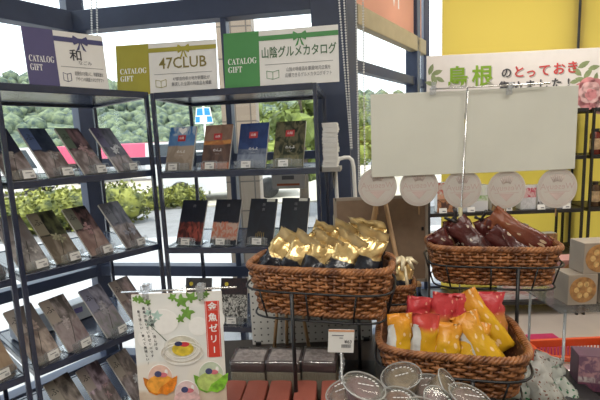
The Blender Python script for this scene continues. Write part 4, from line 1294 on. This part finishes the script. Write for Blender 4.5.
# ================================================================ right-hand shelves with goods and banner
SY = 3.25
ZR = [1.66, 1.30, .885, .52, .13]
a_ = atY(428, 212, SY); b2 = atY(581, 205, SY)
US = Unit((a_.x, SY, 0), R(-2), b2.x - a_.x, .36)
M['rack'] = mat('black_brown_steel', (.018, .016, .016), .4)
US.build('black steel shelf unit below the white banner on the right', ZR, 'rack')
UT = Unit(US.pt(US.L + .032, 0, 0), R(-2), .9, .36)
UT.build('black steel shelf unit cut off by the right edge of the photo', ZR, 'rack')
t = thing('shop_banner', 'white banner board with green and red Japanese lettering and peonies', 'banner', (US.pt(0, .04, ZR[0] + .004)), R(-2))
BW = 1.52; BH = .44
MB().box((BW / 2, 0, BH / 2), (BW, .012, BH), bevel=.002).build('board', mat('banner_white', (.72, .68, .66), .5, var=.02), t)
def bn(px, py):
    o = US.M.inverted() @ Vector((0, 0, CAM_Z)); dd = US.M.inverted().to_3x3() @ ray(px, py); k = (.032 - o.y) / dd.y
    p = o + dd * k
    return p.x, p.z - ZR[0]
gm = mat('banner_green', (.20, .36, .02), .5); rm_ = mat('banner_red', (.55, .05, .05), .5); shm = mat('banner_shadow_print', (.42, .40, .38), .6)
for k, (chh, px, py, sz, mm) in enumerate([('島', 457.5, 79, .165, gm), ('根', 482.5, 78, .165, gm), ('の', 506.5, 74, .085, M['ink']), ('と', 519, 73, .095, rm_), ('っ', 531, 73.5, .085, rm_), ('て', 544.5, 71.5, .095, rm_), ('お', 559, 70, .095, rm_), ('き', 572.5, 68.5, .095, rm_),
     ('集', 504, 88, .085, M['ink']), ('め', 517, 87.5, .085, M['ink']), ('ま', 530, 86.5, .085, M['ink']), ('し', 543, 85.5, .085, M['ink']), ('た', 556.5, 84.5, .085, M['ink']), ('!', 568.5, 83.5, .085, M['ink'])]):
    x, z = bn(px, py)
    text(chh, sz, TR(x, -.0075, z), mm, t, 'banner_lettering', bold=.003 if sz > .1 else .0016, ext=.001)
    text(chh, sz, TR(x + .009, -.0064, z - .008), shm, t, 'banner_letter_outline', bold=.002, ext=.0002)
def flower(px, py, s, mat_, n=5, lay=0):
    x, z = bn(px, py); g = MB()
    for k in range(n):
        an = 2 * math.pi * k / n + lay
        disc(g, x + s * .5 * math.cos(an), z + s * .5 * math.sin(an), s * .55, s * .5, -.0070 - .0008 * lay, 14, .0008)
    disc(g, x, z, s * .4, s * .4, -.0075 - .0008 * lay, 14, .0008)
    return g.build('printed_peony', mat_, t)
pk1, pk2 = mat('peony_pink', (.60, .24, .26), .5, var=.2, scale=12), mat('peony_pale', (.68, .42, .42), .5, var=.2, scale=12)
flower(590, 94, .125, pk1, 7, 0); flower(590, 93, .085, pk2, 6, 1); flower(591, 95, .045, pk1, 5, 2)
flower(602, 106, .07, pk2, 6, 0)
lv = MB(); leafshape.n = 0
def bleaf(px, py, s, an):
    x, z = bn(px, py)
    ca, sa = math.cos(an), math.sin(an)
    pts = [(-1, 0), (-.5, .34), (0, .42), (.5, .3), (1, 0), (.5, -.3), (0, -.42), (-.5, -.34)]
    lv.prism([(x + s * (p[0] * ca - p[1] * sa), z + s * (p[0] * sa + p[1] * ca)) for p in pts], -.0068 - .0002 * (leafshape.n % 4), -.006); leafshape.n += 1
for q in [(584, 65, .05, .5), (577, 72, .05, 2.4), (588, 74, .05, .9), (594, 68, .045, .2), (581, 80, .045, 2.9), (575, 82, .04, .2), (596, 78, .04, 1.4), (431, 70, .045, 1.2), (437, 73, .045, .3), (434, 80, .05, 1.9), (430, 84, .04, 2.8), (440, 80, .04, -.5)]:
    bleaf(*q)
lv.build('printed_leaves', mat('banner_leaf', (.22, .27, .13), .6, var=.2, scale=20), t)

def goods(label, unit, px, py, z, wd, hgt, dp, m, rz=0, y0=.05, name='food_box', cat='box', group='boxes on the right shelf'):
    x = unit.local_x(px, py, y0)
    t = thing(name, label, cat, unit.pt(x, y0, z), unit.ang + R(rz), group)
    MB().box((0, dp / 2 + .001, hgt / 2), (wd, dp, hgt), bevel=.002).build('carton', M['white'], t)
    MB().panel(-wd / 2, wd / 2, 0, hgt, -.001, .0015).build('printed_front', m, t)
    return t
def price(label, unit, px, py, z):
    x = unit.local_x(px, py, .018)
    t = thing('price_tag', label, 'price tag', unit.pt(x, .012, z), unit.ang, 'price tags on the right shelf')
    MB().panel(-.03, .03, 0, .04, 0, .002, Matrix.Rotation(-R(10), 4, 'X')).build('card', M['white'], t)
    MB().box((.008, -.001, .014), (.026, .001, .008), Matrix.Rotation(-R(10), 4, 'X')).build('card_print', M['ink_grey'], t)
def pic(*bands, sc=4, sd_=0): return picture('pack_print', list(bands), sc, sd_, None, .35, .12)
wt = (.62, .62, .64)
G = [
 (446, 211, .14, .24, pic((.45, (.5, .24, .12), (.10, .05, .04)), (.62, (.5, .42, .3), (.6, .3, .2)), (1, (.48, .10, .07), (.6, .55, .5)), sd_=1), 'red and white noodle box with a bowl picture at the shelf left'),
 (463, 211, .10, .20, pic((.5, (.58, .62, .68), wt), (1, wt, wt), sd_=2), 'plain white box behind the chrome pole on the right shelf'),
 (479, 211, .14, .21, pic((.4, wt, wt), (.6, (.20, .36, .10), (.55, .6, .5)), (1, wt, (.6, .64, .55)), sd_=3), 'white box with green stripe in the middle of right shelf'),
 (499, 211, .12, .17, pic((.35, (.12, .08, .05), (.35, .22, .1)), (.7, (.58, .42, .06), (.6, .5, .2)), (1, wt, wt), sd_=4), 'yellow and brown dish box under the fourth fan'),
 (528, 210, .12, .19, pic((.5, wt, (.5, .5, .52)), (.9, (.45, .05, .09), (.6, .4, .4)), (1, wt, wt), sd_=5), 'white box with crimson corner between the last two fans'),
 (545, 210, .12, .19, pic((.3, (.08, .07, .07), (.5, .5, .5)), (1, wt, (.6, .6, .63)), sd_=6), 'white box with dark picture behind the rightmost fan'),
 (563, 209, .12, .20, pic((1, wt, (.55, .55, .57)), sd_=7), 'white box at the right end of the middle right shelf'),
]
for (px, py, wd, hgt, m, lab) in G: goods(lab, US, px, py, ZR[2], wd, hgt, .08, m)
for i, (px, lab) in enumerate(((443, 'white price tag below the noodle box with a bowl'), (471, 'white price tag right of the chrome pole'), (508, 'white price tag under the fourth fan'), (541, 'white price tag left of the rightmost fan'), (566, 'white price tag at the right end of the middle shelf'))):
    price(lab, US, px, 211, ZR[2] + .001)
# lower shelf goods
for (px, wd, hgt, m, lab) in [(436, .16, .20, pic((.4, (.6, .45, .1), (.4, .3, .1)), (1, (.55, .5, .35), wt), sd_=11), 'pale yellow box low behind the brown packet basket'),
     (515, .2, .24, pic((.4, (.15, .3, .2), (.4, .3, .3)), (1, (.25, .3, .36), (.45, .35, .4)), sd_=12), 'multicoloured box right of the brown packets on the lower shelf'),
     (549, .12, .16, pic((.5, (.5, .2, .04), (.3, .1, .04)), (1, (.5, .3, .1), (.2, .1, .05)), sd_=13), 'orange box at the right end of the lower shelf')]:
    goods(lab, US, px, 258, ZR[3], wd, hgt, .08, m)
for (px, wd, hgt, m, lab) in [(520, .3, .12, pic((.4, (.5, .3, .3), wt), (1, (.6, .5, .45), (.45, .25, .25)), sd_=14), 'pink and white flat box on the bottom shelf'),
     (558, .16, .10, pic((1, (.5, .42, .3), wt), sd_=15), 'cream flat box on the bottom shelf by the post')]:
    goods(lab, US, px, 310, ZR[4], wd, hgt, .1, m)
# next unit: jars and bottles
def jar(label, px, py, z, rr, hgt, col, lid, dx=0):
    x = UT.local_x(px, py, .07)
    t = thing('jar', label, 'jar', UT.pt(x, .07, z), 0, 'jars on the far right shelf')
    MB().lathe([(rr * .92, 0), (rr, .004), (rr, hgt * .78), (rr * .72, hgt * .88), (rr * .72, hgt * .9)], 20).build('jar_body', mat('jar_glass', col, .12, var=.25, scale=20), t)
    MB().lathe([(rr * .78, hgt * .88), (rr * .78, hgt), (rr * .74, hgt * 1.01)], 20).build('jar_lid', mat('jar_lid', lid, .4), t)
    MB().lathe([(rr * 1.012, hgt * .2), (rr * 1.012, hgt * .62)], 20, cap=False).build('jar_label', mat('jar_label', (.5, .35, .2), .5, var=.4, scale=25), t)
for i, (px, lab) in enumerate(((594, 'dark red jar beside the post on the upper right shelf'), (602, 'second dark red jar on the upper right shelf'), (610, 'dark jar just beyond the right edge'))):
    jar(lab, px, 156, ZR[1], .035, .20 - .02 * i, (.16, .03, .02), (.02, .02, .02))
for i, (px, lab) in enumerate(((594, 'brown bottle beside the post on the middle right shelf'), (601, 'second brown bottle on the middle right shelf'))):
    jar(lab, px, 211, ZR[2], .028, .2, (.10, .055, .03), (.03, .02, .02))

# ================================================================ pastry boxes on an acrylic riser
PYb = 1.42
r0 = atY(560, 306, PYb)
t = thing('acrylic_riser', 'clear acrylic riser carrying the pastry boxes', 'riser', (r0.x + .19, PYb + .08, 0))
zz = r0.z
a2 = MB(); a2.box((0, 0, zz - .003), (.44, .26, .006)); a2.build('top_plate', M['acrylic'], t)
for sx in (-1, 1):
    for sy in (-1, 1): MB().tube([(sx * .19, sy * .11, 0), (sx * .19, sy * .11, zz - .006)], .005, 8).build('leg', M['edge'], t)
pastry = mat('pastry_print', (.40, .20, .07), .5, var=.35, scale=45)
kraft = mat('beige_carton', (.37, .31, .25), .6, var=.05)
def pbox(label, px, py, wpx, hpx, Y, z=None, m=None, rz=0):
    q = atY(px, py, Y); s = Y / FPX
    wd, hgt = wpx * s, hpx * s
    t = thing('pastry_box', label, 'box', (q.x, Y, z if z is not None else q.z), R(rz), 'pastry boxes')
    MB().box((0, .04, hgt / 2), (wd, .08, hgt), bevel=.002).build('carton', m or kraft, t)
    g = MB(); disc(g, 0, hgt * .5, wd * .45, wd * .45, -.0003, 26, .0008); g.build('pastry_picture', pastry, t)
    g = MB()
    for k in range(6):
        an = k * math.pi / 3
        disc(g, wd * .22 * math.cos(an), hgt * .5 + wd * .22 * math.sin(an), wd * .09, wd * .09, -.0011, 10, .0006)
    g.build('pastry_topping', mat('pastry_golden', (.62, .40, .16), .5, var=.3, scale=60), t)
    return hgt
zb = r0.z + .0005
h1 = pbox('beige pastry box with round tart picture, on the clear riser', 582, 305, 31, 33, PYb, zb)
pbox('beige pastry box at the right frame edge, on the clear riser', 616, 304, 31, 33, PYb, zb)
pbox('beige pastry box stacked on top of the others', 599, 272, 33, 33, PYb + .002, zb + h1 + .0005)
pbox('pink edged pastry box behind the front tart box', 575, 290, 34, 34, PYb + .13, zb, mat('pink_carton', (.50, .24, .22), .6, var=.15))
price_q = atY(578, 312, PYb)

# ================================================================ shopping basket, bags and boxes at lower right
q = atY(570, 366, 1.92)
t = thing('shopping_basket', 'orange plastic shopping basket with slotted rim at lower right', 'basket', (q.x + .12, 2.02, 0))
om = mat('orange_plastic', (.72, .10, .025), .35, var=.03)
zt2 = q.z + .02
b = MB()
Wb, Db = .46, .20
for (sy) in (-1, 1):
    b.box((0, sy * Db / 2, zt2), (Wb, .02, .045), bevel=.006)
for sx in (-1, 1): b.box((sx * Wb / 2, 0, zt2), (.02, Db, .045), bevel=.006)
b.build('rim', om, t)
sl = MB()
for k in range(24):
    x = -Wb / 2 + .02 + k * (Wb - .04) / 23
    for sy in (-1, 1): sl.tube([(x, sy * Db / 2, zt2 - .02), (x * .9, sy * Db / 2 * .86, .012)], .004, 5)
for k in range(16):
    y = -Db / 2 + .02 + k * (Db - .04) / 15
    for sx in (-1, 1): sl.tube([(sx * Wb / 2, y, zt2 - .02), (sx * Wb / 2 * .9, y * .9, .012)], .004, 5)
for zz in (.15, .28): 
    p, _ = rrect(Wb / 2 * (.9 + .1 * zz / zt2), Db / 2 * (.87 + .13 * zz / zt2), 60, 8); sl.tube([v + Vector((0, 0, zz)) for v in p], .004, 5, closed=True)
sl.build('slatted_sides', om, t)
MB().box((0, 0, .008), (Wb * .9, Db * .88, .014)).build('bottom', om, t)
MB().tube([(-Wb / 2, 0, zt2 + .02), (-Wb / 2 + .02, -.10, zt2 + .035), (0, -.16, zt2 + .035), (Wb / 2 - .02, -.10, zt2 + .035), (Wb / 2, 0, zt2 + .02)], .007, 8).build('handle', om, t)
# leaf print clear bags
bagm = foil('leaf_print_clear_bag', (.45, .48, .43), (.52, .54, .50), .5, 0, .2, .4, (9, .30, (.05, .17, .09)))
bagm2 = foil('berry_print_clear_bag', (.46, .46, .42), (.52, .51, .48), .5, 0, .2, .4, (11, .27, (.22, .08, .06)))
for _m in (bagm, bagm2): _m.node_tree.nodes['Principled BSDF'].inputs['Alpha'].default_value = .82
FB = dict(c=(0, 0, 0), rz=0)
for i, (px, py, Y, w_, h, ti, ro, m, lab) in enumerate([
    (527, 402, 1.06, .09, .11, 20, 14, bagm, 'leaf printed clear bag right beside the yellow packet basket'),
    (548, 404, 1.04, .10, .11, 24, -10, bagm2, 'berry and leaf printed clear bag in the middle of the bags'),
    (567, 404, 1.08, .09, .10, 20, -24, bagm, 'leaf printed clear bag nearest the pink book box'),
    (536, 392, 1.16, .10, .12, 10, 26, bagm2, 'clear printed bag standing at the back of the bags'),
    (556, 396, 1.18, .10, .11, 10, -8, bagm, 'leaf printed bag at the back by the orange basket')]):
    q = atY(px, py, Y)
    packet('printed_bag', lab, 'bag', 'leaf printed clear bags', FB, q.x, q.y, q.z, w_, h, .05, m, i * 5.3 + 40, ti, ro, 0, .010, .1)
q = atY(548, 416, 1.12)
t = thing('bag_crate', 'low dark crate under the printed bags', 'crate', (q.x, 1.12, TZ))
MB().box((0, 0, (q.z - TZ) / 2), (.22, .26, q.z - TZ), bevel=.004).build('block', M['black'], t)
# white and pink cakes in wrap
for i, (px, py, Y, lab) in enumerate(((549, 378, 1.36, 'pink and white wrapped cake left of the orange basket front'), (572, 384, 1.30, 'pale pink wrapped cake below the orange basket'))):
    q = atY(px, py, Y)
    t = thing('wrapped_cake', lab, 'cake', (q.x, Y, q.z), R(10 * i), 'wrapped cakes')
    MB().lathe([(.045, 0), (.055, .01), (.055, .035), (.04, .05), (.01, .056)], 24).build('cake', mat('pale_pink_icing', (.60, .40, .40), .6, var=.25, scale=30), t)
    MB().lathe([(.05, -.001), (.060, .01), (.060, .04), (.044, .056), (.012, .063)], 20).build('clear_wrap', M['film'], t)
q = atY(560, 386, 1.34)
t = thing('cake_plinth', 'white plinth block under the wrapped cakes', 'plinth', (q.x - .025, 1.33, 0))
MB().box((.0, .0, q.z / 2 - .004), (.12, .16, q.z - .008), bevel=.003).build('block', M['offwhite'], t)
q = atY(590, 392, 1.12)
t = thing('book_box', 'pink and purple picture box at the lower right corner', 'box', (q.x + .01, 1.12, q.z), R(-14))
MB().box((0, .03, .055), (.085, .06, .11), bevel=.002).build('carton', mat('purple_carton', (.14, .06, .10), .5, var=.15), t)
MB().panel(-.042, .042, .002, .108, -.0015, .002).build('printed_front', pic((.25, (.18, .06, .10), (.1, .04, .08)), (.4, (.5, .45, .45), (.16, .08, .12)), (1, (.40, .22, .25), (.16, .08, .14)), sd_=31), t)
t = thing('dark_tray', 'dark tray edge under the pink picture box', 'tray', (q.x + .06, 1.12, 0))
MB().box((0, .03, q.z - .008), (.22, .16, .014), bevel=.003).build('tray_board', M['black'], t)
MB().box((0.02, .03, (q.z - .016) / 2), (.10, .10, q.z - .016)).build('tray_stand', M['black'], t)
t = thing('magenta_crate', 'magenta plastic crate behind the orange basket', 'crate', (atY(547, 342, 2.6).x, 2.6, 0))
MB().box((0, 0, .06), (.20, .2, .12), bevel=.01).build('crate_body', mat('magenta_plastic', (.50, .03, .12), .4), t)

# ================================================================ ceiling lights
for (x, y) in CEIL:  # the last housing goes with the added fill lamp
    t = thing('ceiling_light', 'slim white ceiling light over the shop floor', 'light', (x, y, CEIL_Z), 0, 'ceiling lights')
    MB().box((0, 0, -.012), (1.24, .34, .022), bevel=.004).build('housing', M['white'], t)

# ================================================================ outdoors
leafm = mat('hedge_leaves', (.07, .10, .015), .7, var=.5, scale=5, col2=(.26, .27, .045))
def blob(mb, c, r, seed, sub=2, amp=.35, sq=(1, 1, 1)):
    v = bmesh.ops.create_icosphere(mb.bm, subdivisions=sub, radius=1)['verts']
    for q in v:
        n = noise.noise(q.co * 2.1 + Vector((seed, seed * .3, 0))) + .5 * noise.noise(q.co * 5.0 + Vector((seed, 0, 1)))
        q.co = Vector(c) + Vector((q.co.x * sq[0], q.co.y * sq[1], q.co.z * sq[2])) * r * (1 + amp * n)
def leaves(mb, c, r, n, rnd, s=.05):
    for k in range(n):
        d_ = Vector((rnd.gauss(0, 1), rnd.gauss(0, 1), rnd.gauss(0, 1))).normalized()
        p = Vector(c) + Vector((d_.x * 1.2, d_.y, d_.z)) * r * rnd.uniform(.72, 1.15)
        a_ = Vector((rnd.gauss(0, 1), rnd.gauss(0, 1), rnd.gauss(0, 1))).normalized() * s
        b2 = a_.orthogonal().normalized() * s * .5
        vs = [mb.bm.verts.new(p + a_), mb.bm.verts.new(p + b2), mb.bm.verts.new(p - a_), mb.bm.verts.new(p - b2)]
        mb.bm.faces.new(vs)
rnd = random.Random(11)
def hedge(label, p0, p1, hgt, wd, m, n):
    mb = MB()
    a_, b2 = Vector(p0), Vector(p1)
    for k in range(n):
        c = a_.lerp(b2, k / (n - 1)) + Vector((rnd.uniform(-.15, .15), rnd.uniform(-.15, .15), hgt * .45))
        r = hgt * rnd.uniform(.5, .62)
        blob(mb, c, r * .82, k * 1.3, 2, .3, (1.2, 1.0, 1))
        leaves(mb, c, r * 1.0, 420, rnd, .055)
    for f_ in mb.bm.faces: f_.smooth = len(f_.verts) == 3
    return tag(mb.build('hedge', m), label, 'hedge')
hedge('yellow green clipped hedge across the lot beyond the left window', (-9.5, 6.0, -.1), (-3.9, 9.2, -.1), .85, .7, leafm, 24)
hedge('low green hedge seen through the rear shelf', (-3.7, 11.0, -.1), (-2.9, 11.1, -.1), .55, .5, leafm, 4)
# pale road and bank behind the hedge
ground('road', mat('pale_concrete_road', (.44, .41, .35), .9, var=.06, scale=1), [(-60, 10), (60, 12), (60, 26), (-60, 24)], -.08)
# wooded hill
hm = mat('hazed_wooded_hill', (.060, .095, .090), .95, var=.3, scale=1.1, col2=(.17, .21, .12), bump=.6)  # distance haze is put into the bluish base colour
fo = MB()
rnd = random.Random(5)
for k in range(1500):
    an = R(rnd.uniform(-72, 45)); f = rnd.random()
    dist = 62 + 40 * f
    top = 1 + 14.5 * f * (1.0 - .25 * math.sin(an * 2.0 + .3))
    blob(fo, (dist * math.sin(an), dist * math.cos(an), top - 1.5), rnd.uniform(1.0, 1.9), k * .7, 1, .5)
for f_ in fo.bm.faces: f_.smooth = True
tag(fo.build('forest', hm), 'wooded green hillside far beyond the windows', 'forest', kind='stuff')
hl = MB()
V = []
for i in range(25):
    an = R(-75 + 5 * i); row = []
    for j in range(5):
        f = j / 4; dist = 60 + 46 * f
        row.append(hl.bm.verts.new((dist * math.sin(an), dist * math.cos(an), -.5 + 14.5 * f * (1.0 - .25 * math.sin(an * 2 + .3)))))
    V.append(row)
for i in range(24):
    for j in range(4): hl.bm.faces.new((V[i][j], V[i + 1][j], V[i + 1][j + 1], V[i][j + 1]))
hl.build('hillside', hm, kind='structure')
# trees
def tree(label, x, y, hgt, cr, m, seed, leafn=900):
    t = thing('roadside_tree', label, 'tree', (x, y, -.1), 0, 'roadside trees')
    tr = MB(); tr.tube([(0, 0, 0), (.05, .02, hgt * .4), (0, .05, hgt * .75)], [.11, .08, .03], 8); tr.build('trunk', mat('tree_bark', (.10, .075, .05), .9, var=.2, scale=10), t)
    c = MB(); r_ = random.Random(seed)
    for k in range(12):
        p = (r_.uniform(-cr, cr) * .7, r_.uniform(-cr, cr) * .7, hgt * .62 + r_.uniform(-.3, .38) * hgt)
        blob(c, p, cr * .36, seed + k, 2, .5); leaves(c, p, cr * .42, leafn // 12, r_, .10)
    c.build('crown', m, t)
gl = mat('fresh_leaves', (.09, .15, .02), .7, var=.5, scale=2.5, col2=(.22, .27, .05))
q = atY(300, 110, 9); tree('fresh green tree seen above the rear catalogues', q.x, 9, 3.4, 1.0, gl, 3)
q = atY(388, 90, 14); tree('fresh green tree seen through the receding window', q.x, 17, 3.0, 1.0, gl, 9)
q = atY(243, 160, 17); tree('green tree behind the tiled pillar', q.x + .5, 25, 3.6, 1.2, gl, 15)
# pedestrian crossing sign
q = atY(204, 116, 13.5)
t = thing('road_sign', 'blue and white road sign on a pole beyond the rear shelf', 'road sign', (q.x, 13.5, -.1))
zc = q.z + .1
MB().tube([(0, 0, 0), (0, 0, zc + .3)], .035, 10).build('pole', M['offwhite'], t)
sgn = MB(); sgn.prism([(-.29, -.24), (.29, -.24), (.22, .26), (-.22, .26)], -.06, -.04, TR(0, 0, zc)); sgn.build('plate', M['white'], t)
bl_ = mat('sign_blue', (.02, .22, .62), .4)
sg = MB()
sg.prism([(-.22, .02), (-.02, .02), (-.02, .24), (-.19, .24)], -.066, -.061, TR(0, 0, zc)); sg.prism([(.03, .02), (.22, .02), (.19, .24), (.03, .24)], -.066, -.061, TR(0, 0, zc))
sg.prism([(-.27, -.2), (-.13, -.2), (-.12, -.02), (-.25, -.02)], -.066, -.061, TR(0, 0, zc)); sg.prism([(.1, -.2), (.27, -.2), (.25, -.02), (.1, -.02)], -.066, -.061, TR(0, 0, zc))
sg.build('blue_mark', bl_, t)
# vehicles
def car(label, x, y, rz, col, van=False, L=4.0, name='car'):
    t = thing(name, label, 'vehicle', (x, y, -.08), rz, 'parked vehicles')
    W_, H_ = 1.6, (1.8 if van else 1.45)
    body = mat('vehicle_paint', col, .25, var=.03)
    pts = [(-L / 2, .3), (L / 2, .3), (L / 2, .75), (L / 2 - .2, .88), (L * .22, .95), (-L / 2 + .1, .98), (-L / 2, .8)] if not van else [(-L / 2, .3), (L / 2, .3), (L / 2, .9), (L * .42, 1.0), (-L / 2, 1.0)]
    b = MB(); b.prism(pts, -W_ / 2, W_ / 2); b.build('body', body, t)
    cabp = [(-L * .42, .96), (L * .22, .94), (L * .08, H_), (-L * .34, H_)] if not van else [(-L / 2, 1.0), (L * .42, 1.0), (L * .33, H_), (-L / 2 + .05, H_)]
    MB().prism(cabp, -W_ / 2 + .06, W_ / 2 - .06).build('cabin', body, t)
    wp = [(p[0] * .9, .95 + (p[1] - .95) * .86 + .03) for p in cabp]
    MB().prism(wp, -W_ / 2 + .05, W_ / 2 - .05).build('side_windows', mat('car_window', (.03, .04, .05), .1), t)
    for sx in (-1, 1):
        for sy in (-1, 1):
            MB().lathe([(.10, -.08), (.28, -.09), (.31, -.05), (.31, .05), (.28, .09), (.10, .08)], 20, (0, 0, 0), True, TR(sx * L * .31, sy * (W_ / 2 - .06), .31) @ Matrix.Rotation(R(90), 4, 'X')).build('wheel', M['black'], t)
q = atY(120, 150, 15.5)
def truck(label, x, y, rz, col, L=5.2):
    t = thing('truck', label, 'vehicle', (x, y, -.08), rz, 'parked vehicles')
    m = mat('truck_paint', col, .4, var=.03)
    MB().box((0, 0, 1.42), (L, 1.9, .85), bevel=.04).build('cargo_box', m, t)
    MB().prism([(L / 2 + .05, .4), (L / 2 + 1.3, .4), (L / 2 + 1.3, 1.0), (L / 2 + 1.05, 1.85), (L / 2 + .05, 1.85)], -.85, .85).build('cab', M['white'], t)
    MB().box((.5, 0, .85), (L + 1.4, .8, .2)).build('chassis', M['black'], t)
    for sx in (-L * .3, L / 2 + .7):
        for sy in (-1, 1):
            MB().lathe([(.1, -.1), (.38, -.11), (.40, .11), (.1, .1)], 20, (0, 0, 0), True, TR(sx, sy * .82, .40) @ Matrix.Rotation(R(90), 4, 'X')).build('wheel', M['black'], t)
truck('crimson box truck parked beyond the window corner', q.x - 2.4, 21.0, R(4), (.60, .09, .17))
q = atY(66, 155, 15.0); car('white car parked left of the crimson truck', q.x - 3.2, 16.2, R(12), (.7, .7, .72), True)
q = atY(214, 192, 13); car('white car parked near the road sign', q.x + .5, 12.6, R(5), (.72, .73, .75))
q = atY(180, 165, 19); car('pale grey van across the road behind the shelves', q.x + 1.2, 18.5, R(0), (.5, .52, .55), True, 4.6)
